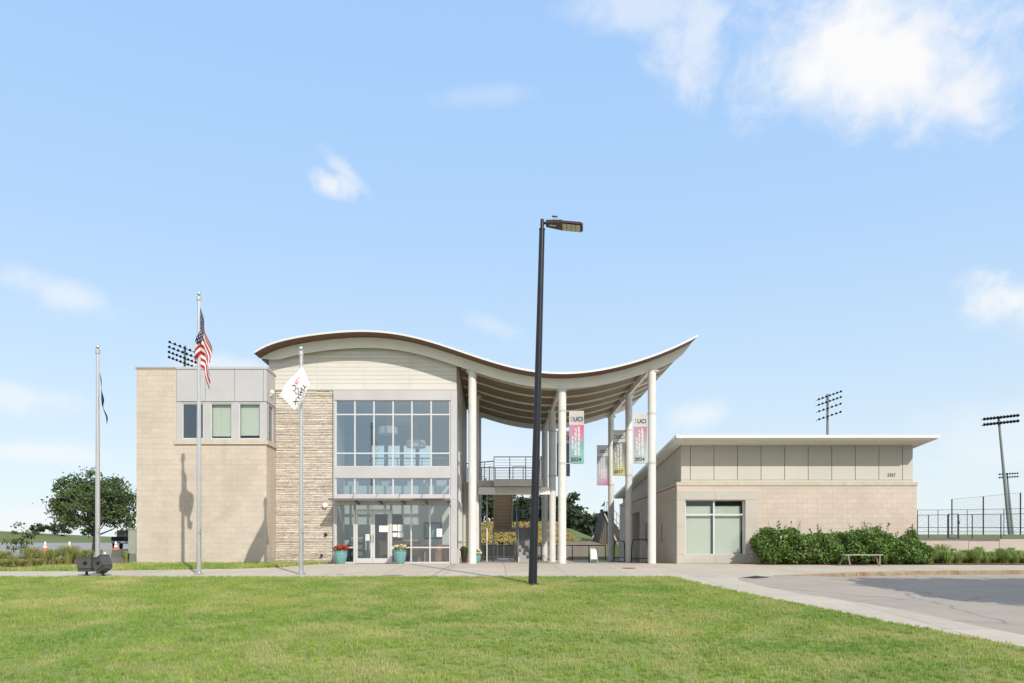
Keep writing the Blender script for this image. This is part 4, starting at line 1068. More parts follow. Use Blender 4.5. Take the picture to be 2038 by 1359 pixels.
mb = MB(); mb.tube([HP(.2, 0, .04), HP(.2, 0, .13)], .02, 8); mb.tube([HP(.25, 0, .04), HP(.25, 0, .15)], .006, 5); hbox(mb, .15, .3, -.05, .05, .2, .215); mb.bar(HP(.2, 0, .13), HP(.22, 0, .21), .02, .02); mb.build('photocell', GALV, hd)

# ================================================================ banners
def gradmat(name, stops_z, left, lmix=.5):
    m = bpy.data.materials.new(name); m.use_nodes = True; nt = m.node_tree; b = nt.nodes['Principled BSDF']; L = nt.links; b.inputs['Roughness'].default_value = .6
    t = nt.nodes.new('ShaderNodeTexCoord'); s = nt.nodes.new('ShaderNodeSeparateXYZ'); L.new(t.outputs['Generated'], s.inputs[0])
    r = nt.nodes.new('ShaderNodeValToRGB'); e = r.color_ramp.elements; e[0].position = 0; e[0].color = (*stops_z[0], 1); e[1].position = 1; e[1].color = (*stops_z[-1], 1)
    for i, c in enumerate(stops_z[1:-1]): q = e.new((i+1)/(len(stops_z)-1)); q.color = (*c, 1)
    L.new(s.outputs[2], r.inputs[0])
    mx = nt.nodes.new('ShaderNodeMix'); mx.data_type = 'RGBA'; mr = nt.nodes.new('ShaderNodeMapRange'); L.new(s.outputs[0], mr.inputs[0]); mr.inputs[3].default_value = lmix; mr.inputs[4].default_value = 0
    L.new(mr.outputs[0], mx.inputs[0]); L.new(r.outputs[0], mx.inputs[6]); mx.inputs[7].default_value = (*left, 1); L.new(mx.outputs[2], b.inputs['Base Color'])
    tl = nt.nodes.new('ShaderNodeBsdfTranslucent'); L.new(mx.outputs[2], tl.inputs[0]); ms = nt.nodes.new('ShaderNodeMixShader'); ms.inputs[0].default_value = .3
    L.new(b.outputs[0], ms.inputs[1]); L.new(tl.outputs[0], ms.inputs[2]); L.new(ms.outputs[0], nt.nodes['Material Output'].inputs[0]); return m
G1 = gradmat('print_teal_pink', [(.18, .50, .42), (.25, .55, .50), (.20, .42, .45), (.60, .22, .32), (.72, .15, .25)], (.45, .40, .58))
G2 = gradmat('print_faded', [(.52, .60, .56), (.50, .60, .55), (.48, .50, .52), (.60, .36, .40), (.62, .20, .28)], (.45, .42, .52))
G3 = gradmat('print_yellow', [(.62, .60, .16), (.50, .52, .28), (.36, .38, .36), (.24, .24, .29), (.20, .19, .25)], (.35, .42, .30))
G4 = gradmat('print_magenta', [(.62, .10, .28), (.60, .45, .55), (.62, .60, .62), (.24, .30, .28), (.26, .32, .30)], (.55, .52, .56), .8)
G5 = gradmat('print_blue', [(.14, .18, .26)]*3, (.14, .18, .26))
BW = M('banner_cloth', (.66, .65, .62), .7, trans=.3)
def banner(x0p, x1p, y0p, y1p, d, colx, year, gm, label, yd=.0):
    a, b = XX(x0p, d), XX(x1p, d); zt, zb_ = ZZ(y0p, d), ZZ(y1p, d); D = d+.05
    e = empty('pole_banner', ((a+b)/2, D, zb_), label, 'banner', 'banners on the canopy columns')
    H = zt-zb_; sp = zt-H*.262
    sw = lambda z: .018*math.sin((z-zb_)*3.3+a)
    def grid(z0, z1, n, mat, name):
        top = MB(); nx = 6
        for i in range(n+1):
            z = lerp(z0, z1, i/n)
            for k in range(nx+1):
                x = lerp(a, b, k/nx); top.v.append((x, D+sw(z)+.012*math.sin(k*.9+z*2), z))
        for i in range(n):
            for k in range(nx):
                q = i*(nx+1)+k; top.f.append((q, q+1, q+nx+2, q+nx+1)); top.m.append(0)
        return top.build(name, mat, e, smooth=True)
    grid(sp, zt, 5, BW, 'header'); grid(zb_, sp-.004, 12, gm, 'printed_field')
    W_ = b-a
    def T(mb, s, x0, x1, z0, z1, rot=False):
        if not rot: fn = lambda u, v: (lerp(x0, x1, u), D-.03, lerp(z0, z1, v))
        else: fn = lambda u, v: (lerp(x1, x0, v), D-.03, lerp(z0, z1, u))
        put_text(mb, s, fn)
    mb = MB(); T(mb, 'UCI', a+W_*.30, a+W_*.92, sp+H*.07, sp+H*.155); T(mb, ':', a+W_*.13, a+W_*.20, sp+H*.07, sp+H*.155)
    if year: T(mb, year, a+W_*.10, a+W_*.82, zb_+H*.045, zb_+H*.115)
    mb.build('lettering', INK, e)
    mb = MB()
    T(mb, 'UCI BMX', a+W_*.16, a+W_*.29, zb_+H*.27, zb_+H*.52, True); T(mb, 'RACING WORLD', a+W_*.36, a+W_*.50, zb_+H*.16, zb_+H*.67, True); T(mb, 'CHAMPIONSHIPS', a+W_*.57, a+W_*.73, zb_+H*.15, zb_+H*.70, True)
    mb.build('lettering', LETW, e)
    far = b if abs(b-colx) > abs(a-colx) else a
    for z in (zt, zb_):
        mb = MB(); mb.tube([(colx, D+.02, z), (far, D+.02, z)], .014, 6); mb.tube([(colx, D, z-.04), (colx, D, z+.04)], .175, 16); mb.build('bracket_arm', M('bracket_paint', (.5, .5, .48), .5), e)
banner(1133, 1162.5, 817.5, 922, 30.1, CXs[1], '2024', G1, 'teal and pink banner dated 2024, left of the others, on the front middle column')
banner(1261, 1288, 823, 921, 30.1, CXs[2], '2024', G2, 'faded pale banner dated 2024, highest and rightmost, on the front right column')
banner(1219.5, 1245, 856, 945.5, 35.3, CXs[2], '2017', G3, 'yellow-footed banner dated 2017 on the second column of the right row')
banner(1188, 1210.5, 886, 965, 40.7, CXs[2], '', G4, 'white and magenta banner on the rearmost right column')
banner(1108, 1134.5, 858, 947, 35.3, CXs[1], '', G5, 'dark blue banner half hidden behind the front middle column')

# ================================================================ wall fixtures and small items
def thing_mb(mb, name, mat, label, cat, group=None, smooth=False):
    o = mb.build(name, mat); me = o.data
    c = Vector((sum(v.co.x for v in me.vertices), sum(v.co.y for v in me.vertices), 0))/len(me.vertices); c.z = min(v.co.z for v in me.vertices)
    me.transform(Matrix.Translation(-c)); o.location = c
    if smooth: smooth_by_angle(o, 50)
    return tag(o, label, cat, group)
mb = MB(); x = XX(648, dS); z = ZZ(1006, dS); mb.lathe([(.02, -.02), (.10, 0), (.11, .08), (.08, .13)], (x, dS-.02, z), 14, axis=(0, -1, 0)); thing_mb(mb, 'wall_light', PAPER, 'round white wall light on the stone beside the awning', 'wall light')
mb = MB(); x = XX(649, dS); z = ZZ(1064, dS); mb.lathe([(.06, 0), (.06, .08), (.03, .1)], (x, dS-.03, z), 12, axis=(0, -1, 0)); thing_mb(mb, 'wall_bell', DARKM, 'small dark fixture on the stone wall above the other one', 'wall fixture')
mb = MB(); x = XX(641, dS); z = ZZ(1105, dS); mb.lathe([(.05, 0), (.05, .08), (.03, .14)], (x, dS-.03, z), 12, axis=(0, -1, 0)); thing_mb(mb, 'hose_tap', DARKM, 'small dark tap low on the stone wall near the turquoise pot', 'tap')
xx_ = xl1; y_ = 30.0; z = ZZ(781, 29.8)
mb = MB(); mb.lathe([(.02, 0), (.09, .02), (.10, .10), (.03, .16)], (xx_, 29.7, z), 12, axis=(1, 0, -.2)); mb.box(xx_, xx_+.05, 29.66, 29.74, z-.15, z); thing_mb(mb, 'floodlight', PAPER, 'small white floodlight on the side of the silver bay', 'wall light')
# pots with flowers
def leaves_mesh(name, C, size, mat, parent=None, rl=Vector((0,0,0)), up=.0, aspect=1.6):
    n = len(C); a = RNG.normal(size=(n, 3)); a[:, 2] += up; a /= np.linalg.norm(a, axis=1)[:, None]
    b = RNG.normal(size=(n, 3)); b -= a*(a*b).sum(1)[:, None]; b /= np.linalg.norm(b, axis=1)[:, None]
    c = np.cross(a, b); s = size*(RNG.uniform(.6, 1.3, n))[:, None]
    V = np.empty((n, 4, 3)); V[:, 0] = C-b*s*aspect/2; V[:, 1] = C+c*s/2; V[:, 2] = C+b*s*aspect/2; V[:, 3] = C-c*s/2
    V -= np.array(rl)
    me = bpy.data.meshes.new(name); me.vertices.add(4*n); me.vertices.foreach_set('co', V.ravel()); me.loops.add(4*n); me.loops.foreach_set('vertex_index', np.arange(4*n, dtype=np.int32))
    me.polygons.add(n); me.polygons.foreach_set('loop_start', np.arange(0, 4*n, 4, dtype=np.int32)); me.polygons.foreach_set('loop_total', np.full(n, 4, dtype=np.int32))
    me.update(calc_edges=True); me.materials.append(mat)
    o = bpy.data.objects.new(name, me); COL.objects.link(o); o.parent = parent; return o
def blob(c, r, n):
    v = RNG.normal(size=(n, 3)); v /= np.linalg.norm(v, axis=1)[:, None]; return np.array(c)+v*np.array(r)*(RNG.uniform(.3, 1, n)**.4)[:, None]
def pot(px0, px1, ytop, d, label, mat=TURQ, flower=PETR):
    x = (XX(px0, d)+XX(px1, d))/2; R = (XX(px1, d)-XX(px0, d))/2; zg = terr(x, d); H = ZZ(ytop, d)-zg
    e = empty('flower_pot', (x, d, zg), label, 'flower pot', 'planted pots round the entrance')
    mb = MB(); mb.lathe([(R*.58, 0), (R*.68, H*.15), (R*.88, H*.45), (R*.98, H*.75), (R*.95, H*.9), (R*1.03, H*.94), (R*1.03, H), (R*.9, H), (R*.88, H*.92)], (x, d, zg), 28)
    smooth_by_angle(mb.build('pot', mat, e)); rl = Vector((x, d, zg))
    for k in range(6):   # ribs around the pot
        mb = MB(); zz = H*(.2+.12*k); rr_ = interp([0, .15, .45, .75, .9], [R*.58, R*.68, R*.88, R*.98, R*.95], zz/H)+.004
        mb.lathe([(rr_-.01, -.012), (rr_+.008, 0), (rr_-.01, .012)], (x, d, zg+zz), 28); mb.build('rib', M('turquoise_rib', (.25, .50, .52), .25, spec=.6) if mat is TURQ else mat, e)
    leaves_mesh('foliage', blob((x, d, zg+H+.06), (R*1.1, R*1.1, .13), 500), .05, LEAF2, e, rl)
    leaves_mesh('flowers', blob((x, d-.03, zg+H+.10), (R*1.25, R*1.15, .14), 130), .065, flower, e, rl)
    return e
pot(664.5, 691.5, 1096, 29.6, 'turquoise pot of red flowers at the left side of the entrance doors')
pot(783.5, 809.5, 1095, 29.6, 'turquoise pot of pale flowers at the right side of the entrance doors', flower=PETW)
pot(936, 957.5, 1104, 32.5, 'turquoise pot partly hidden behind the front left column', flower=PETW)
pot(917, 931, 1098, 33.5, 'brown pot with leafy plant in the shade behind the front left column', mat=M('brown_glaze', (.06, .04, .03), .4), flower=LEAF2)
# white bollard / utility box next to the pilaster
mb = MB(); mb.box(XX(904, 30.9), XX(915, 30.9), 30.75, 31.0, 0, ZZ(1092, 30.9)); thing_mb(mb, 'utility_box', PANEL, 'cream box standing against the corner of the glazed lobby', 'utility box')
# notices on the glass
def notice(x0p, x1p, y0p, y1p, label, mat=PAPER, dark=None, name='notice'):
    d = dG+.043 if x1p > 779 or x0p < 704 else dG+.055
    mb = MB(); mb.box(XX(x0p, d), XX(x1p, d), d-.004, d, ZZ(y1p, d), ZZ(y0p, d)); o = mb.build(name, mat)
    tag(o, label, 'notice', 'notices taped to the entrance glass'); 
    mb = MB(); n = 4
    for k in range(n):
        zz = ZZ(lerp(y0p, y1p, (k+1)/(n+1)), d); mb.box(lerp(XX(x0p, d), XX(x1p, d), .18), lerp(XX(x0p, d), XX(x1p, d), .8 if k % 2 else .7), d-.0055, d-.0042, zz-.006, zz+.006)
    mb.build('print_line', dark or M('grey_print', (.42, .44, .46), .7), o)
notice(754.5, 773, 1046, 1058.5, 'largest white notice on the right door leaf'); notice(727.5, 735.5, 1063, 1075.5, 'small notice with dark mark at the inner edge of the left door leaf', dark=INK)
notice(781.5, 790.5, 1044, 1056.5, 'white sheet upper left of the four beside the doors'); notice(791.5, 801.5, 1044, 1057.5, 'white sheet upper right of the four beside the doors')
notice(781.5, 790.5, 1060, 1068.5, 'white sheet lower left of the four beside the doors'); notice(791.5, 803, 1059.5, 1069.5, 'white sheet lower right of the four beside the doors')
mb = MB(); notice(869, 880, 1052, 1068, 'poster with blocky dark print on the right-hand glass', dark=INK, name='poster')
# interior furniture
dsk = empty('reception_desk', (-3.9, 32.2, 0), 'wooden reception desk seen through the glass doors', 'desk')
mb = MB(); mb.box(-4.9, -3.2, 32.0, 32.06, 0.35, .9); mb.build('front_panel', DESK, dsk)
MB().box(-4.95, -3.15, 31.95, 32.6, .9, .95).build('top', DESK, dsk); MB().box(-4.9, -4.84, 32.06, 32.55, 0, .9).build('side_panel', DESK, dsk); MB().box(-3.26, -3.2, 32.06, 32.55, 0, .9).build('side_panel', DESK, dsk)
mn = empty('monitor', (-4.3, 32.4, .95), 'dark computer monitor on the reception desk', 'monitor'); MB().box(-4.62, -4.0, 32.4, 32.43, 1.05, 1.42).build('screen', SCREEN, mn); MB().box(-4.33, -4.27, 32.38, 32.46, .95, 1.06).build('stand', SCREEN, mn)
tb = empty('long_table', (-2.4, 32.6, 0), 'brown table inside behind the right-hand glass', 'table'); MB().box(-3.1, -1.8, 32.5, 33.2, .72, .78).build('top', DESK, tb); MB().box(-3.08, -1.92, 32.6, 32.64, 0.05, .72).build('modesty_panel', DESK, tb)
for sx in (-3.05, -1.97): 
    for sy in (32.52, 33.1): MB().box(sx, sx+.05, sy, sy+.05, 0, .72).build('leg', DESK, tb)
st_ = empty('stool', (-2.25, 31.6, 0), 'small wooden stool inside behind the lower right pane', 'stool'); MB().box(-2.5, -2.0, 31.5, 31.9, .46, .5).build('seat', DESK, st_)
for sx in (-2.48, -2.06):
    for sy in (31.52, 31.84): MB().box(sx, sx+.04, sy, sy+.04, 0, .46).build('leg', M('pale_wood', (.5, .33, .18), .5), st_)
pc_ = empty('framed_picture', (-2.9, 33.38, 1.7), 'framed picture on the lobby wall seen through the right-hand glass', 'picture'); MB().box(-3.15, -2.35, 33.35, 33.395, 1.05, 1.8).build('frame', SCREEN, pc_); MB().box(-3.07, -2.43, 33.335, 33.348, 1.13, 1.72).build('print', M('blue_print', (.25, .38, .42), .5, noise=(4, .4)), pc_)
wt = empty('display_case', (-5.95, 32.9, 0), 'dark shelf of leaflets inside left of the doors', 'shelf'); MB().box(-6.3, -5.7, 32.8, 33.1, 0, 1.2).build('case', M('case_grey', (.10, .11, .12), .5), wt)
for k in range(3): MB().box(-6.25, -5.75, 32.74, 32.8, .3+.3*k, .5+.3*k).build('leaflet', PAPER, wt)
pots_ = []
for i, (px, py, wpx, d, lab) in enumerate(((772.5, 857, 39, 31.6, 'round white drum pendant hanging in the centre of the upper window'), (828, 884, 38, 31.9, 'lowest round drum pendant at the right of the upper window'), (801, 836, 36, 33.2, 'dim drum pendant highest and farthest in the lobby'))):
    x = XX(px, d); z = ZZ(py, d); R = wpx/2*d/F; e = empty('pendant_lamp', (x, d, z), lab, 'pendant lamp', 'drum pendants in the lobby')
    mb = MB(); mb.lathe([(R, -.14), (R, .14)], (x, d, z), 28); mb.build('shade', SHADE, e)
    mb = MB(); mb.tube([(x, d, z+.14), (x, d, 6.85)], .01, 5); mb.tube([(x, d, z+.14), (x, d, z+.2)], .03, 6); mb.build('stem', ALU, e)
# manholes, drains
def cover(px, py, rpx, label, name='manhole_cover', mat=None):
    x, d = gpt(px, py); r = rpx*d/F; mb = MB(); zz = terr(x, d); sl = .04385
    n = 24; v = [(x+r*math.cos(6.283*k/n), d+r*math.sin(6.283*k/n), zz+r*math.sin(6.283*k/n)*sl+.006) for k in range(n)]
    mb.add(v, [tuple(range(n))]); o = mb.build(name, mat or M('cast_iron', (.10, .07, .05), .6, .3)); return tag(o, label, 'manhole cover')
cover(1251, 1130.5, 14, 'round rusty manhole cover in the paving before the right-hand columns')
cover(783, 1145.2, 18, 'flat oval plate at the lawn edge below the entrance', 'utility_cover', M('cover_grey', (.25, .22, .20), .7))
cover(677, 1143, 7, 'small round cover in the paving below the left turquoise pot', 'valve_cover', M('cover_grey2', (.28, .25, .22), .7))
cover(1012.5, 1122.5, 2.0, 'tiny dark floor drain beneath the canopy', 'floor_drain', DARKM)
# storm drain grate
a, b, c, e_ = gpt(1477, 1149.5), gpt(1504, 1145.8), gpt(1533, 1148.6), gpt(1503, 1151.2)
gr = MB(); v = [(p[0], p[1], road_z(*p)+.008) for p in (a, b, c, e_)]; gr.add(v, [(0,3,2,1)]); tag(gr.build('storm_grate', M('grate_dark', (.03, .032, .035), .6, .3)), 'dark diamond storm grate at the tip of the road', 'drain grate')
# ground spotlights by the left pole
def spot(px, py0, py1, d, label, tilt, rz):
    x = XX(px, d); zg = terr(x, d); w = .42; h = .40
    e = empty('ground_floodlight', (x, d, zg), label, 'floodlight', 'grey box floodlights by the left flagpole', rz)
    def lb_(mb, x0, x1, y0, y1, z0, z1, tl=True):
        R = Matrix.Rotation(tilt, 3, 'Y'); m2 = MB(); m2.box(x0, x1, y0, y1, z0, z1)
        mb.add([Vector((0, 0, .33))+R@Vector(v) if tl else Vector(v) for v in m2.v], m2.f)
    def loc(mb, name, mat):
        me = mb.mesh(name, mat); o = bpy.data.objects.new(name, me); COL.objects.link(o); o.parent = e; return o
    mb = MB(); lb_(mb, -w/2, w/2, -.16, .16, -.10, h*.62-.04); loc(mb, 'housing', GREYB)
    mb = MB(); lb_(mb, -w/2+.02, w/2-.02, -.14, .14, -.20, -.102); loc(mb, 'gear_tray', M('grey_dark', (.05, .052, .05), .5))
    mb = MB(); lb_(mb, -w/2-.015, w/2+.015, -.175, .175, h*.62-.038, h*.62-.01); loc(mb, 'visor', GREYB)
    mb = MB(); R = Matrix.Rotation(tilt, 3, 'Y'); c = Vector((0, 0, .33))+R@Vector((.04, -.162, .06)); mb.lathe([(.055, 0), (.05, .03), (.02, .035)], c, 14, axis=(0, -1, 0)); loc(mb, 'knob', DARKM)
    mb = MB(); mb.tube([(0, 0, -.02), (0, 0, .2)], .04, 10); mb.box(-.07, .07, -.05, .05, -.02, .03); loc(mb, 'stem', DARKM)
    return e
spot(172.5, 1117, 1143, 23.0, 'grey box floodlight upright, left one of the pair at the leftmost pole', 0, 0)
spot(204.5, 1119, 1147, 22.9, 'grey box floodlight tipped over, right one of the pair at the leftmost pole', math.radians(-28), math.radians(-25))
# cabinets
mb = MB(); xc0 = XX(256.5, 30); cab = empty('tall_cabinet', (xc0+.3, 30.2, 0), 'tall pale green utility cabinet against the left wall of the block', 'cabinet')
MB().box(xc0, xl0+.12, 29.95, 30.8, .42, ZZ(1054, 30)).build('body', GREENB, cab); MB().box(xc0+.03, xl0+.1, 29.98, 30.78, -.05, .40).build('base', M('green_base', (.16, .20, .18), .6), cab); MB().box(xc0-.02, xl0+.12, 29.92, 30.82, ZZ(1054, 30), ZZ(1052.5, 30)).build('lid', GREENB, cab)
d_ = 28.6; tx0, tx1 = XX(197, d_), XX(220.5, d_); tf = empty('transformer', ((tx0+tx1)/2, d_+.3, 0), 'grey green transformer box behind the tipped floodlight', 'transformer')
mb = MB(); mb.prism([(d_, ZZ(1107, d_)), (d_+.1, ZZ(1094, d_)), (d_+.8, ZZ(1093.5, d_)), (d_+.8, -.05), (d_, -.05)], tx0, tx1, 'x'); mb.build('body', XFMR, tf)
mb = MB(); mb.box(tx0-.04, tx1+.06, d_-.14, d_+.85, -.06, ZZ(1110, d_)); mb.build('skirt', M('xf_skirt', (.26, .27, .27), .6), tf); MB().box(tx0+.17, tx0+.25, d_+.02, d_+.06, ZZ(1102.5, d_), ZZ(1099, d_)).build('warning_label', PAPER, tf); 
# bench
bx0, bx1 = XX(1678, 28.0), XX(1754, 28.0); bzs = ZZ(1103.4, 28.0); zg = terr(12, 28)
bn = empty('bench', ((bx0+bx1)/2, 28.0, zg), 'slim backless metal bench in front of the clipped hedge', 'bench')
for k in range(3): MB().box(bx0, bx1, 27.85+.13*k, 27.95+.13*k, bzs-.03, bzs).build('slat', M('bench_metal', (.50, .50, .47), .4, .4), bn)
for s, x in ((1, bx0+.12), (-1, bx1-.12)):
    for dy in (-.13, .17):
        mb = MB(); mb.bar((x, 28.0+dy, bzs-.03), (x-s*(.16 if dy > 0 else -.05)*1.0, 28.0+dy*1.6, zg), .045, .045, up=(0,1,0)); mb.build('leg', M('bench_leg', (.20, .15, .11), .6), bn)
# sandwich board
sgd = 33.2; sa, sb_ = XX(1174.5, sgd), XX(1190.5, sgd); sz = ZZ(1090, sgd)
sg = empty('sandwich_board', ((sa+sb_)/2, sgd+.2, 0), 'pale green sandwich board standing on the patio under the canopy', 'sign')
mb = MB(); v = [(sa, sgd, .03), (sb_, sgd, .03), (sb_, sgd+.2, sz), (sa, sgd+.2, sz)]; mb.add(v+[(x, y+.03, z) for x, y, z in v], [(0,1,2,3),(7,6,5,4),(0,4,5,1),(1,5,6,2),(2,6,7,3),(3,7,4,0)]); mb.build('front_board', M('sign_green', (.22, .32, .22), .6), sg)
mb = MB(); v = [(sa, sgd+.48, .0), (sb_, sgd+.48, .0), (sb_, sgd+.24, sz), (sa, sgd+.24, sz)]; mb.add(v+[(x, y+.03, z) for x, y, z in v], [(0,1,2,3),(7,6,5,4),(0,4,5,1),(1,5,6,2),(2,6,7,3),(3,7,4,0)]); mb.build('rear_board', DARKM, sg)
def onb(u, v): return (lerp(sa, sb_, u), sgd+.2*v*1.0-.012+.0, lerp(.03, sz, v))
for (u0, u1, v0, v1, m) in ((.12, .88, .22, .88, PAPER), (.22, .78, .40, .62, M('sign_panel', (.62, .72, .55), .6)), (.1, .9, .04, .17, M('sign_dark', (.04, .09, .05), .6))):
    mb = MB(); off = .0 if m is PAPER else -.003; mb.add([tuple(Vector(onb(u, v))+Vector((0, off, 0))) for u, v in ((u0, v0), (u1, v0), (u1, v1), (u0, v1))], [(0,1,2,3)]); mb.build('print_panel', m, sg)
# crowd barriers by the side wall
def barrier(x0, x1, y0, y1, label):
    e = empty('crowd_barrier', (x0, y0, 0), label, 'barrier', 'steel barriers by the side wall'); p = Vector((x0, y0, 0)); q = Vector((x1, y1, 0)); u = (q-p)
    U = Vector((0,0,1)); mb = MB(); mb.tube([p, p+U*.7+u*.02, p+U*1.02+u*.10, q+U*1.02-u*.10, q+U*.7-u*.02, q], .028, 8); mb.tube([p+U*.2, q+U*.2], .02, 6); mb.build('frame', DARKM, e)
    for k in range(1, 10): MB().tube([p+u*k/10+U*.2, p+u*k/10+U*1.0], .009, 5).build('upright', GALV, e)
    for c in (p+u*.15, q-u*.15): MB().bar(c+Vector((-.25, 0, .02)), c+Vector((.25, 0, .02)), .05, .03).build('foot', DARKM, e)
barrier(XX(1222, 38), XX(1244, 36.5), 38, 36.5, 'farther steel crowd barrier between the two rear right columns')
barrier(XX(1256.5, 33.6), XX(1291, 32.4), 33.6, 32.4, 'nearer steel crowd barrier beside the front right column')
# bicycle rack / folded chairs cluster by middle column
br = empty('bike_rack', (XX(1077, 34), 34, 0), 'small curved black bicycle rack beside the lamp post behind the paving', 'bicycle rack')
for k, px in enumerate((1072, 1076, 1080, 1084)):
    x = XX(px, 34); mb = MB(); mb.tube([(x-.12, 34, 0), (x-.1, 34.05, .25), (x-.02, 34.05, .36), (x+.1, 34, .22), (x+.16, 34, 0)], .013, 6); mb.build('hoop', DARKM, br)
# ================================================================ vegetation
def tree(name, base, H, crown_r, crown_z, n_cl, leaf_n, leaf, mat, label, group=None, flat=.62, trunk_r=.16, seed=1, clear=.3, cat='tree', spread=.5):
    rr_ = np.random.default_rng(seed); r2 = random.Random(seed); e = empty(name, base, label, cat, group)
    B = Vector(base); mb = MB(); tips = []
    top = B+Vector((0, 0, H*.75))
    mb.tube([B-Vector((0, 0, .1)), B+Vector((r2.uniform(-.03, .03)*H, 0, H*clear)), top], [trunk_r, trunk_r*.7, trunk_r*.2], 8)
    cc = B+Vector((0, 0, crown_z))
    for k in range(n_cl):
        a = r2.uniform(0, 6.283); el = math.asin(r2.uniform(-.75, 1)); rr2 = r2.uniform(.35, 1.0)**.5
        rad = crown_r*(1+.18*math.sin(3*a+seed)+.12*math.sin(7*a))
        t = cc+Vector((math.cos(a)*math.cos(el)*rad*rr2, math.sin(a)*math.cos(el)*rad*rr2, math.sin(el)*rad*flat*rr2))
        tips.append(t)
    for t in tips[:max(6, n_cl//3)]:
        s = B+Vector((0, 0, H*r2.uniform(clear*.8, .6))); m_ = s.lerp(t, .5)+Vector((0, 0, -.03*H)); mb.tube([s, m_, t], [trunk_r*.38, trunk_r*.2, trunk_r*.06], 5)
    mb.build('trunk', TRUNK, e, smooth=True)
    C = []
    for t in tips:
        k = leaf_n//n_cl; v = rr_.normal(size=(k, 3))*np.array([1, 1, .6])*crown_r*.16*spread*2*r2.uniform(.6, 1.2); C.append(np.array(t)+v)
    leaves_mesh('crown', np.concatenate(C), leaf, mat, e, B)
    return e
tree('oak_tree', (XX(187, 62), 62, terr(XX(187, 62), 62)-.05), 6.4, 3.15, 3.85, 120, 13500, .155, LEAF1, 'broad green oak tree at the parking lot left of the building', seed=6, flat=.74, trunk_r=.22, clear=.22, spread=.42)
# small background trees, left and centre
bt = [((77, 119, 90), 1.7, 1.1, 'small dark tree on the horizon at far left of the grassy rise'), ((115, 121, 88), 1.8, 1.6, 'low bushy tree on the grassy rise just left of the oak crown'), ((176, 121, 74), 2.2, 1.0, 'small tree on the rise directly behind the oak trunk')]
for i, ((px, d, _), H, R, lab) in enumerate(bt):
    x = XX(px, d); tree('distant_tree', (x, d, terr(x, d)-.3), H, R, H*.6, 20, 1500, .2, LEAF3, lab, 'trees beyond the parking lot', seed=20+i, flat=.8, trunk_r=.12)
bt = [(960, 100, 8.5, 3.2, 'dark tree beyond the flower bank, left of the stair'), (978, 104, 8.2, 3.0, 'dark tree beyond the flower bank, just left of the upper flight'), (1010, 108, 6.0, 3.0, 'dark tree hidden mostly behind the upper flight of stairs'), (1036, 100, 4.6, 2.4, 'round dark tree seen under the stair railing'), (1052, 106, 4.9, 2.3, 'dark tree seen between stair railing and lamp post'),
      (1078, 110, 6.2, 3.0, 'dark tree between lamp post and the white columns'), (1100, 100, 5.6, 2.8, 'dark tree between the two middle columns'), (1124, 96, 5.8, 2.6, 'tall leafy tree just right of the front middle column'), (1141, 100, 5.0, 2.3, 'rounded tree right of the front middle column'), (1158, 118, 3.6, 1.6, 'small distant tree in the gap under the canopy'), (1176, 92, 4.3, 2.2, 'pointed dark tree left of the ramp')]
for i, (px, d, H, R, lab) in enumerate(bt):
    x = XX(px, d); tree('background_tree', (x, d, terr(x, d)-.6), H, R, H*.55, 34, 3000, .30, LEAF3, lab, 'trees beyond the flower bank', seed=40+i, flat=.95, trunk_r=.2, clear=.15)
# trees outside the frame on the right (they shade the road)
for i, (x, d, H) in enumerate(((16.6, 13.9, 6.6), (20.8, 12.9, 6.9), (25.0, 13.2, 6.8), (14.6, 15.2, 5.0))):
    if i < 3: tree('street_tree', (x, d, terr(x, d)-.05), H, 2.6, H*.78, 110, 26000, .26, LEAF1, ['street tree nearest the lawn, out of frame on the right', 'middle street tree out of frame on the right', 'farthest street tree out of frame on the right'][i], 'street trees beyond the right edge', seed=70+i, flat=.5, trunk_r=.14, clear=.4, spread=.5)
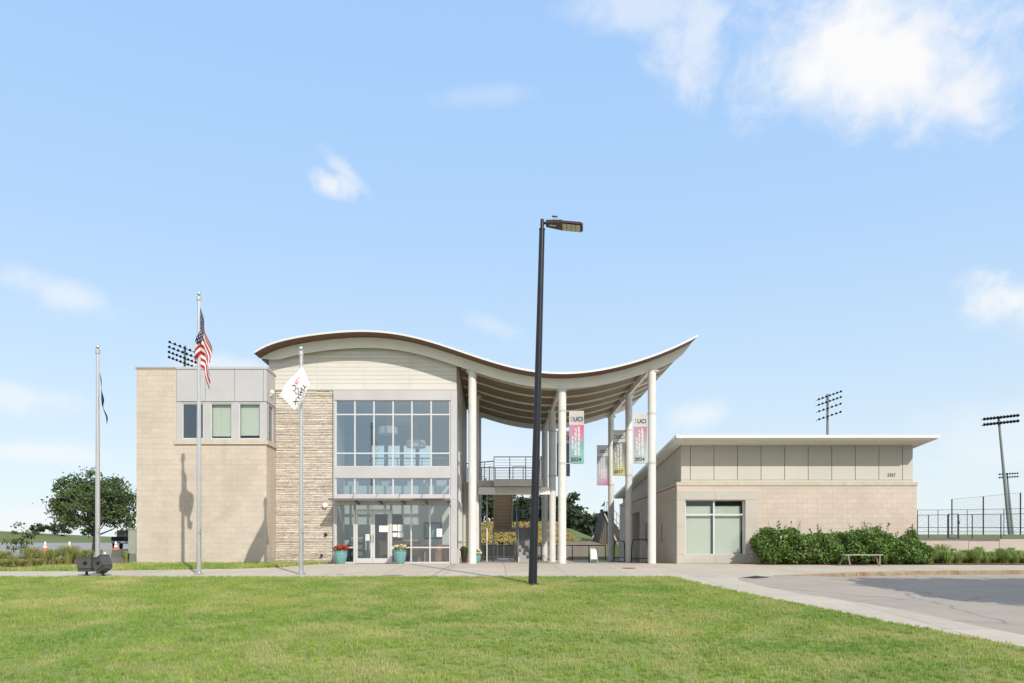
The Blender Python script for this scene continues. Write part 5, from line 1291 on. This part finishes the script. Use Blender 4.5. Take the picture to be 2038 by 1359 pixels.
# shrubs
def shrub(x0p, x1p, y0p, d, dep, label, n=9500, seed=1, sprigs=10):
    x0_, x1_ = XX(x0p, d), XX(x1p, d); H = ZZ(y0p, d)-0; cx = (x0_+x1_)/2; rx_ = (x1_-x0_)/2; rr_ = np.random.default_rng(seed)
    e = empty('hedge_shrub', (cx, d, 0), label, 'shrub', 'clipped hedge shrubs before the tan wall')
    # shell of a bumpy superellipsoid
    u = rr_.uniform(0, 2*np.pi, n); w = np.arcsin(rr_.uniform(-.9, 1, n)); sg = lambda v, p: np.sign(v)*np.abs(v)**p
    X = sg(np.cos(w), .78)*sg(np.cos(u), .8); Y = sg(np.cos(w), .7)*sg(np.sin(u), .75); Z = sg(np.sin(w), .92)
    bump = 1+.13*np.sin(4.2*X*rx_+seed)*np.cos(3*Z+Y*3)+.07*np.sin(9*X*rx_+2*seed+4*Z)+.06*rr_.normal(size=n); bump *= 1-.28*rr_.uniform(0, 1, n)**2.2
    C = np.stack([cx+X*rx_*bump, d+Y*dep*bump, H*.5+Z*H*.5*bump*.98], 1); C[:, 2] = np.maximum(C[:, 2], .05)
    leaves_mesh('foliage', C, .07, LEAF2, e, Vector((cx, d, 0)), up=.3)
    mb = MB(); L_ = []
    for k in range(sprigs):
        sx = random.uniform(x0_+.15, x1_-.15); sy = d+random.uniform(-.4, .4)*dep; h = random.uniform(.12, .38); dx = random.uniform(-.12, .12)
        mb.tube([(sx, sy, H*.8), (sx+dx, sy, H+h)], .005, 4)
        for q in range(7): t = random.uniform(.2, 1); L_.append((sx+dx*t+random.uniform(-.04, .04), sy+random.uniform(-.04, .04), lerp(H*.85, H+h, t)))
    for k in range(14): mb.tube([(cx+random.uniform(-.7, .7)*rx_, d+random.uniform(-.3, .3), 0), (cx+random.uniform(-.9, .9)*rx_, d+random.uniform(-.4, .4), H*.7)], .012, 4)
    mb.build('stem', TRUNK, e); leaves_mesh('sprig', np.array(L_), .06, LEAF2, e, Vector((cx, d, 0)))['kind'] = 'stuff'
    return e
shrub(1503, 1602, 1053, 29.4, .78, 'leftmost clipped hedge shrub, beside the precast window surround', seed=1, sprigs=8)
shrub(1575, 1672, 1062, 29.35, .75, 'second clipped hedge shrub from the window', seed=2, sprigs=6)
shrub(1656, 1775, 1055, 29.4, .8, 'tallest middle hedge shrub rising behind the bench', n=12000, seed=3, sprigs=14)
shrub(1748, 1832, 1072, 29.3, .72, 'fourth hedge shrub, right of the bench', seed=4, sprigs=8)
shrub(1806, 1826, 1058, 30.2, .3, 'thin upright shrub at the right corner of the tan wall', n=1200, seed=5, sprigs=3)
shrub(1815, 1850, 1083, 29.2, .5, 'last low shrub of the hedge, past the wall corner', n=2600, seed=6, sprigs=2)
shrub(1504, 1516, 1104, 29.0, .2, 'tiny grey green shrub at the foot of the window surround', n=350, seed=9, sprigs=1) if False else None
def grass_clump(px, d, wpx, h, n, label, mat=REED, group='ornamental grass clumps', seed=0, zf=None, name='grass_clump', droop=.6):
    x = XX(px, d); R = wpx/2*d/F; z0 = terr(x, d)+.0; rr_ = random.Random(seed*7+int(px)); mb = MB()
    for k in range(n):
        a = rr_.uniform(0, 6.283); r0 = rr_.uniform(0, .35)*R; L_ = rr_.uniform(.6, 1.1); ou = R*rr_.uniform(.15, 1.0)
        bx_, by_ = x+math.cos(a)*r0, d+math.sin(a)*r0; w = rr_.uniform(.006, .013); tx, ty = -math.sin(a)*w, math.cos(a)*w
        c, s = math.cos(a), math.sin(a); hh = h*L_
        p = [(bx_, by_, z0), (bx_+c*ou*.35, by_+s*ou*.35, z0+hh*.7), (bx_+c*ou*.75, by_+s*ou*.75, z0+hh*.95), (bx_+c*ou, by_+s*ou, z0+hh*(1-droop*rr_.uniform(.1, .7)))]
        v = []
        for i, q in enumerate(p):
            k_ = 1-.28*i; v += [(q[0]-tx*k_, q[1]-ty*k_, q[2]), (q[0]+tx*k_, q[1]+ty*k_, q[2])]
        mb.add(v, [(0,1,3,2),(2,3,5,4),(4,5,7,6)])
    o = mb.build(name, mat); me = o.data; me.transform(Matrix.Translation((-x, -d, -z0))); o.location = (x, d, z0); return tag(o, label, 'ornamental grass', group)
L_specs = [(8, 30, 46, .55), (30, 28.4, 40, .42), (62, 30, 52, .72), (88, 29, 38, .6), (108, 30.5, 34, .62), (137, 30, 52, .78), (160, 29.6, 36, .6), (176, 30.8, 30, .6), (119, 28.2, 30, .35), (75, 28.0, 34, .3), (40, 27.4, 34, .3), (10, 27.2, 34, .32), (237, 32, 34, .55), (252, 31.0, 18, .55)]
wh = ['at the far left edge of the bed', 'front left by the walkway, dark and low', 'below the leftmost traffic cone', 'between the two left cones', 'just left of the second cone', 'largest yellow green one under the second cone', 'right of the large yellow green clump', 'close to the transformer, at its left', 'low one in front of the second cone', 'low one nearest the mulch edge below the first cone', 'low one second from the left in the front', 'lowest one at the left edge in front', 'dark one right of the transformer', 'smallest beside the tall green cabinet']
for i, ((px, d, w_, h), t) in enumerate(zip(L_specs, wh)): grass_clump(px, d, w_, h*.92, 420, 'ornamental grass clump '+t, seed=i, group='grass clumps in the left bed')
tree('sapling', (XX(42, 31), 31, terr(XX(42, 31), 31)), 1.45, .55, .95, 14, 500, .07, LEAF1, 'thin leafy sapling in the bed at the far left', cat='sapling', seed=90, flat=1.0, trunk_r=.02, clear=.3, spread=.6)
R_specs = [(1873, 31.2, 42, .72), (1897, 31.4, 16, .55), (1919, 31.3, 24, .42), (1932, 31.6, 20, .5), (1948, 31.3, 26, .62), (1975, 31.3, 24, .42), (1990, 31.6, 22, .55), (2012, 31.4, 18, .58), (2030, 31.3, 26, .45), (2052, 31.3, 26, .5)]
wr = ['tallest mound against the low pale wall', 'narrow mound second along the pale wall', 'brownish mound third along the pale wall', 'fourth mound along the pale wall', 'fifth mound along the pale wall, bushy', 'sixth mound along the pale wall, brownish', 'seventh mound along the pale wall', 'eighth mound along the pale wall, dark and narrow', 'last mound in view along the pale wall', 'mound beyond the right edge of the picture']
for i, ((px, d, w_, h), t) in enumerate(zip(R_specs, wr)): grass_clump(px, d, w_, h, 330, t, mat=REED if i % 3 == 2 else REED2, seed=50+i, group='grass mounds along the pale wall', droop=.3)
for i in range(12):
    px = 1848+i*19; ord_ = ['first (leftmost)', 'second', 'third', 'fourth', 'fifth', 'sixth', 'seventh', 'eighth', 'ninth', 'tenth', 'eleventh', 'twelfth'][i]
    grass_clump(px, 29.6+.25*math.sin(i*2), 38, .50+.06*math.sin(i*1.7), 650, f'{ord_} low spreading grass tuft from the hedge along the pavement edge', mat=REED2, seed=80+i, group='low grass tufts along the pavement edge', droop=.9)
# rocks in the right bed
def rock(px, py, w, h, d, label, seed):
    x = XX(px, d); z = terr(x, d)+.05; rr_ = random.Random(seed); mb = MB(); R = w*d/F/2; Hh = h*d/F; n = 10
    rows = []
    for i, (k, zz) in enumerate(((1, 0), (.95, .4), (.7, .8), (.3, 1))):
        for a in range(n):
            an = 6.283*a/n; q = k*rr_.uniform(.85, 1.1); mb.v.append((x+R*q*math.cos(an), d+R*.7*q*math.sin(an), z+Hh*zz*rr_.uniform(.9, 1.1)))
    for i in range(3):
        for a in range(n): mb.f.append((i*n+a, i*n+(a+1) % n, (i+1)*n+(a+1) % n, (i+1)*n+a)); mb.m.append(0)
    mb.f.append(tuple(range(3*n, 4*n))); mb.m.append(0)
    thing_mb(mb, 'boulder', M('boulder_stone', (.42, .37, .30), .9, noise=(6, .15), bump=(20, .6)), label, 'boulder', 'boulders in the right bed')
for i, (px, t) in enumerate(((1897, 'pale boulder nearest the hedge in the right bed'), (1922, 'pale boulder second from the hedge in the right bed'), (1977, 'pale boulder third from the hedge in the right bed'), (2010, 'pale boulder fourth from the hedge in the right bed'), (2032, 'pale boulder at the right edge of the bed'))): rock(px, 1097, 18, 20, 30.9, t, i)
# flower bank & lawn behind
bank = []
n = 26000; X = RNG.uniform(-3.5, 6.5, n); Dd = RNG.uniform(58, 76, n)
bank = np.array([(x, d, terr(x, d)+RNG.uniform(.0, .35)) for x, d in zip(X, Dd)])
o = leaves_mesh('flower_bank', bank, .15, PETY); o['kind'] = 'stuff'

# ================================================================ background structures
# curved retaining wall behind the patio
rwx0, rwx1 = XX(948, 50.3), XX(1206, 50.3); mb = MB(); n = 30; top = []
for i in range(n+1):
    x = lerp(rwx0, rwx1, i/n); px = x*F/50.3+CX; yt = 1085 if px < 1100 else interp([1100, 1118, 1125, 1170, 1185, 1195, 1204], [1082, 1079, 1077.5, 1077, 1079, 1083, 1088], px)
    top.append((x, ZZ(yt, 50.3)))
mb.strip(top, [(x, -.1) for x, z in top], 49.9, 51.5); rwal = thing_mb(mb, 'retaining_wall', RETW, 'grey brown curved retaining wall behind the patio', 'wall')
mb = MB(); mb.box(rwx0, rwx1+1, 47.6, 48.4, -.1, .22); thing_mb(mb, 'low_kerb_wall', CONC, 'low pale kerb in front of the grey brown retaining wall', 'kerb')
fe = empty('patio_fence', (0, 46.5, 0), 'thin black pipe fence along the back of the patio', 'fence')
fx = [XX(p, 46.5) for p in (948, 966, 1003, 1040, 1077, 1108, 1139, 1172, 1205)]
for x in fx: MB().tube([(x, 46.5, -.05), (x, 46.5, ZZ(1085.5, 46.5))], .03, 6).build('post', DARKM, fe)
MB().tube([(fx[0], 46.5, ZZ(1085.5, 46.5)), (fx[-1], 46.5, ZZ(1085.5, 46.5))], .03, 6).build('top_rail', DARKM, fe)
MB().tube([(fx[0], 46.5, .12), (fx[-1], 46.5, .12)], .015, 5).build('bottom_rail', DARKM, fe)
# start ramp
rd_ = 60.0; rmp = empty('start_ramp', (XX(1215, rd_), rd_, 0), 'steep dark timber start ramp rising behind the rear right column', 'ramp')
mb = MB(); pr = [(XX(1188, rd_), ZZ(1093, rd_)), (XX(1200, rd_), ZZ(1040, rd_)), (XX(1204, rd_), ZZ(1019, rd_)), (XX(1212, rd_), ZZ(1019, rd_)), (XX(1235, rd_), ZZ(1090, rd_)), (XX(1235, rd_), -.1), (XX(1188, rd_), -.1)]
mb.prism(pr, rd_, rd_+4); mb.build('ramp_body', M('ramp_dark', (.06, .05, .045), .8, noise=(2, .15)), rmp)
for k in range(5):
    t = k/5; xa_ = lerp(XX(1191, rd_), XX(1206, rd_), t); MB().box(xa_, xa_+.10, rd_-.06, rd_, 0.2, ZZ(lerp(1080, 1030, t), rd_)).build('rib', M('ramp_rib', (.12, .10, .085), .8), rmp)
MB().bar((XX(1203, rd_), rd_-.05, ZZ(1022, rd_)), (XX(1233, rd_), rd_-.05, ZZ(1092, rd_)), .1, .12, up=(0, 1, 0)).build('handrail', PALEW, rmp)
mb = MB()
for k in range(6):
    t = k/5; a = P(lerp(1208, 1240, t), lerp(1030, 1068, t), rd_+1); mb.tube([a, a+Vector((0, 0, 1.3))], .03, 5)
for q in (.6, 1.3): mb.tube([P(1208, 1030, rd_+1)+Vector((0, 0, q)), P(1240, 1068, rd_+1)+Vector((0, 0, q))], .03, 5)
mb.build('stair_rail', GALV, rmp)
MB().bar(P(1208, 1032, rd_+1), P(1240, 1076, rd_+1), .6, .5).build('stair_stringer', M('ramp_dark', (0,0,0)), rmp)
mb = MB(); mb.box(XX(1195, rd_), XX(1200.5, rd_), rd_-.2, rd_+.2, ZZ(1021, rd_), ZZ(1014, rd_)); thing_mb(mb, 'loudspeaker', DARKM, 'black loudspeaker box at the top of the start ramp', 'speaker')
mb = MB(); mb.bar(P(1198, 1022, rd_), P(1206, 1026, rd_), .1, .1); mb.box(XX(1203, rd_), XX(1209, rd_), rd_, rd_+.5, ZZ(1026, rd_), ZZ(1017, rd_)); thing_mb(mb, 'ramp_equipment', DARKM, 'dark start gate equipment at the top of the ramp', 'equipment')
mb = MB(); a = P(1203.5, 997.5, 70); b = P(1195.5, 1009, 70); c = P(1203, 1006, 70); m0 = (a+b+c)/3
mb.add([a, b, c, m0+Vector((0, -.25, 0))], [(0,1,3),(1,2,3),(2,0,3)]); mb.tube([P(1203.6, 996, 70), (P(1203.6, 996, 70).x, 70, 1.3)], .02, 5); thing_mb(mb, 'pennant', M('pennant_grey', (.10, .10, .12), .7), 'small dark pennant flying behind the start ramp', 'pennant')
# right side: low pale wall, fences, netting, field lights
pw = empty('low_retaining_wall', (XX(1930, 33), 33.0, 0), 'low pale concrete wall behind the grass mounds on the right', 'wall')
xs_w = [17.12, XX(1925, 33), XX(1986, 33), 34]
for i, (a, b) in enumerate(zip(xs_w[:-1], xs_w[1:])): MB().box(a+.01, b-.01, 32.9, 33.12, -.1, ZZ([1076.0, 1077.0, 1073.0][i], 33)).build('wall_section', PALEW, pw)
def pipe_fence(name, pts, h, rails, label, mat=FENC, r=.02, grp=None, zoff=0):
    x0_, d0_ = pts[0]; e = empty(name, (x0_, d0_, terr(x0_, d0_)), label, 'fence', grp)
    P3 = [Vector((x, d, terr(x, d)+zoff)) for x, d in pts]
    for p in P3: MB().tube([p-Vector((0, 0, .1)), p+Vector((0, 0, h))], r*1.25, 6).build('post', mat, e)
    for q in rails:
        for a, b in zip(P3[:-1], P3[1:]): MB().tube([a+Vector((0, 0, q*h)), b+Vector((0, 0, q*h))], r*.8, 5).build('rail', mat, e)
    # wire mesh
    mb = MB()
    for a, b in zip(P3[:-1], P3[1:]):
        L_ = (b-a).length; n = int(L_/.22); m = int(h/.2)
        for k in range(-m, n):
            for sgn in (1, -1):
                t0 = k/n if sgn > 0 else (k+m)/n; t1 = (k+m)/n if sgn > 0 else k/n
                zA_, zB_ = 0, h; 
                if t0 < 0: zA_ = h*(-t0)/((t1-t0)); t0 = 0
                if t1 > 1: zB_ = h*(1-t0)/((t1-t0)) if t1 != t0 else h; t1 = 1
                if t1 < 0: zB_ = h*(t0)/(t0-t1); t1 = 0
                if t0 > 1: zA_ = h*(t0-1)/(t0-t1); t0 = 1
                mb.bar(a.lerp(b, t0)+Vector((0, 0, zA_)), a.lerp(b, t1)+Vector((0, 0, zB_)), .0035, .0035)
    o = mb.build('wire_mesh', mat, e); o['kind'] = 'stuff'
    return e
def fp(px, d): return (XX(px, d), d)
pipe_fence('chain_link_fence', [fp(1826, 42), fp(1848, 41.5), fp(1886, 41), fp(1908, 40.5), fp(1935, 40), fp(1992, 38.5), fp(2060, 37)], 1.25, (1.0, .45), 'nearest dark chain link fence rising to the right behind the pale wall')
pipe_fence('chain_link_fence', [fp(1826, 58), fp(1867, 58), fp(1925, 57), fp(1998, 55), fp(2060, 53)], 1.9, (1.0, .12), 'farther pipe fence with a high top rail behind the chain link fence')
gt = empty('fence_gate', (XX(1896, 40.3), 40.3, terr(XX(1896, 40.3), 40.3)), 'dark framed gate leaf in the chain link fence', 'gate'); gz = terr(XX(1896, 40.3), 40.3)
mb = MB(); mb.tube([(XX(1888, 40.4), 40.4, gz), (XX(1888, 40.4), 40.4, gz+1.3), (XX(1906.5, 40.2), 40.2, gz+1.3), (XX(1906.5, 40.2), 40.2, gz), (XX(1888, 40.4), 40.4, gz)], .03, 6); mb.build('gate_frame', FENC, gt); MB().box(XX(1906, 40.1), XX(1909, 40.1), 40.05, 40.12, gz+.75, gz+.9).build('latch', DARKM, gt)
mb = MB()
# ball netting
nt_ = empty('netting_fence', (XX(1957, 62), 62, terr(XX(1957, 62), 62)), 'tall black poles holding a faint protective net on the right', 'netting')
npts = []
for px, yt, d in ((1894.5, 993.5, 64), (1957, 988, 62), (2031, 980.5, 60)):
    x = XX(px, d); zb0 = terr(x, d)-.1; zt = ZZ(yt, d); MB().tube([(x, d, zb0), (x, d, zt)], .05, 8).build('pole', DARKM, nt_); npts.append((Vector((x, d, zb0)), Vector((x, d, zt))))
mb = MB()
for (a0, a1), (b0, b1) in zip(npts[:-1], npts[1:]):
    for k in range(17): t = k/16; mb.tube([a0.lerp(a1, t), b0.lerp(b1, t)], .003 if k < 16 else .014, 3, cap=False)
    for k in range(1, 22): t = k/22; mb.tube([a0.lerp(b0, t), a1.lerp(b1, t)], .003, 3, cap=False)
o = mb.build('net', M('net_cord', (.10, .11, .12), .8), nt_); o['kind'] = 'stuff'
# field lights
def field_light(px, ytop, ybase, d, wpole, bars, halfw_px, tiltpx, label, rot, px_base=None, lampr=None, zb=None):
    x = XX(px, d); xb_ = XX(px_base or px, d); z0 = terr(xb_, d) if zb is None else zb; zt = ZZ(ytop, d); e = empty('field_light', (xb_, d, z0), label, 'floodlight mast', 'stadium light masts')
    smooth_by_angle(MB().tube([(xb_, d, z0-.2), (x, d, zt)], [wpole/2, wpole*.28], 12).build('mast', M('mast_grey', (.20, .22, .22), .55, .3), e)) if False else smooth_by_angle(mbt(xb_, x, d, z0, zt, wpole).build('mast', M('mast_grey', (.20, .22, .22), .55, .3), e))
    hw = halfw_px*d/F; u = Vector((math.cos(rot), -math.sin(rot), 0))
    R = lampr or hw*.095
    for yb_, n in bars:
        zc = ZZ(yb_, d); u = Vector((math.cos(rot), -math.sin(rot), tiltpx)).normalized(); c = Vector((lerp(xb_, x, .98), d-.15, zc))
        MB().tube([c-u*hw, c+u*hw], R*.22, 5).build('crossbar', DARKM, e)
        for k in range(n):
            p = c+u*hw*(2*(k+.5)/n-1)+Vector((0, -.3, R*.3)); mb = MB()
            mb.lathe([(R*.25, -R*.9), (R*.7, -R*.3), (R, R*.3), (R*1.02, R*.55)], p, 10, axis=(0, -.75, -.66)); mb.box(p.x-R*.2, p.x+R*.2, p.y, p.y+R*.6, p.z-R*.5, p.z+R*.9); mb.build('lamp_head', DARKM, e)
            mb = MB(); mb.lathe([(R*.9, R*.45), (R*.9, R*.5)], p, 10, axis=(0, -.75, -.66)); 
            mb.build('lens', M('lamp_lens', (.6, .62, .62), .3), e)
    return e
def mbt(xb_, x, d, z0, zt, w): m_ = MB(); m_.tube([(xb_, d, z0-.2), (x, d, zt)], [w/2, w*.28], 12); return m_
field_light(1647, 784, 900, 70, .34, ((789, 7), (800, 7), (813, 6), (829, 6)), 24, .30, 'light mast behind the office wing with four banks of lamps', math.radians(25), zb=1.5)
field_light(1987, 828, 1063, 100, .46, ((832, 11), (843, 11)), 33, .09, 'tall light mast at the right with two long lamp rows', math.radians(10), px_base=2010)
field_light(2004, 941, 1063, 150, .5, ((943.5, 8), (950, 8)), 19, .05, 'small distant light mast just right of the tall one', math.radians(5), px_base=2017)
field_light(368, 688, 900, 62, .34, ((694, 6), (704, 7), (714, 8), (724, 8)), 29, -.3, 'light mast showing its lamps above the left block roof', math.radians(-28), zb=.5)
# thick bollards near fence
# parking: cones and pickup
def cone(px, py, d, label):
    x = XX(px, d); z = ZZ(py, d); zg = terr(x, d)+.03; e = empty('traffic_cone', (x, d, zg), label, 'traffic cone', 'orange traffic cones on the parking lot')
    def L(prof, name, m): mb = MB(); mb.lathe(prof, (x, d, zg), 16); mb.build(name, m, e)
    mb = MB(); mb.box(x-.26, x+.26, d-.26, d+.26, zg, zg+.05); mb.build('base', ORANGE, e)
    L([(.20, .05), (.135, .42)], 'cone_body', ORANGE); L([(.135, .421), (.105, .57)], 'reflective_band', PAPER); L([(.105, .571), (.09, .64)], 'upper_body', ORANGE); L([(.09, .641), (.05, .86), (.035, .87)], 'reflective_tip', PAPER)
    return e
cone(90, 1102, 56, 'traffic cone farthest left'); cone(138.5, 1100, 58, 'traffic cone standing left of the oak trunk'); cone(230.5, 1095, 60, 'traffic cone nearest the tall green cabinet')
tk = empty('pickup_truck', (XX(254, 72), 72, terr(-37, 72)+.12), 'black pickup truck partly hidden behind the tall green cabinet', 'pickup truck', rz=math.radians(18))
def tb_(mb, name, m):
    me = mb.mesh(name, m); o = bpy.data.objects.new(name, me); COL.objects.link(o); o.parent = tk; return o
mb = MB(); mb.prism([(-2.7, .55), (-2.75, 1.1), (-1.0, 1.12), (2.6, 1.1), (2.9, .95), (2.9, .5)], -.95, .95, 'x'); tb_(mb, 'body', TRUCKM)
mb = MB(); mb.prism([(-.9, 1.12), (-.75, 1.75), (.9, 1.78), (1.6, 1.12)], -.82, .82, 'x'); tb_(mb, 'cab', TRUCKM)
mb = MB(); mb.box(-.7, .7, -.86, -.80, 1.22, 1.65); tb_(mb, 'rear_window', SCREEN)
mb = MB(); mb.box(-.95, .95, -2.85, -2.72, .48, .70); tb_(mb, 'bumper', GALV); mb = MB(); mb.box(-.18, .18, -2.87, -2.851, .52, .66); tb_(mb, 'licence_plate', PAPER)
for sx in (-1, 1):
    mb = MB(); mb.box(sx*.94-.06, sx*.94+.02, -2.77, -2.73, .78, 1.05); tb_(mb, 'tail_light', M('tail_red', (.3, .02, .02), .3))
    for y in (-1.9, 1.9):
        mb = MB(); mb.lathe([(.38, -.12), (.40, 0), (.38, .12)], (sx*.85, y, .38), 18, axis=(1, 0, 0)); w = tb_(mb, 'wheel', RUB)
print('objects', len(bpy.data.objects), 'tris', sum(len(o.data.polygons)*2 for o in bpy.data.objects if o.type == 'MESH'))
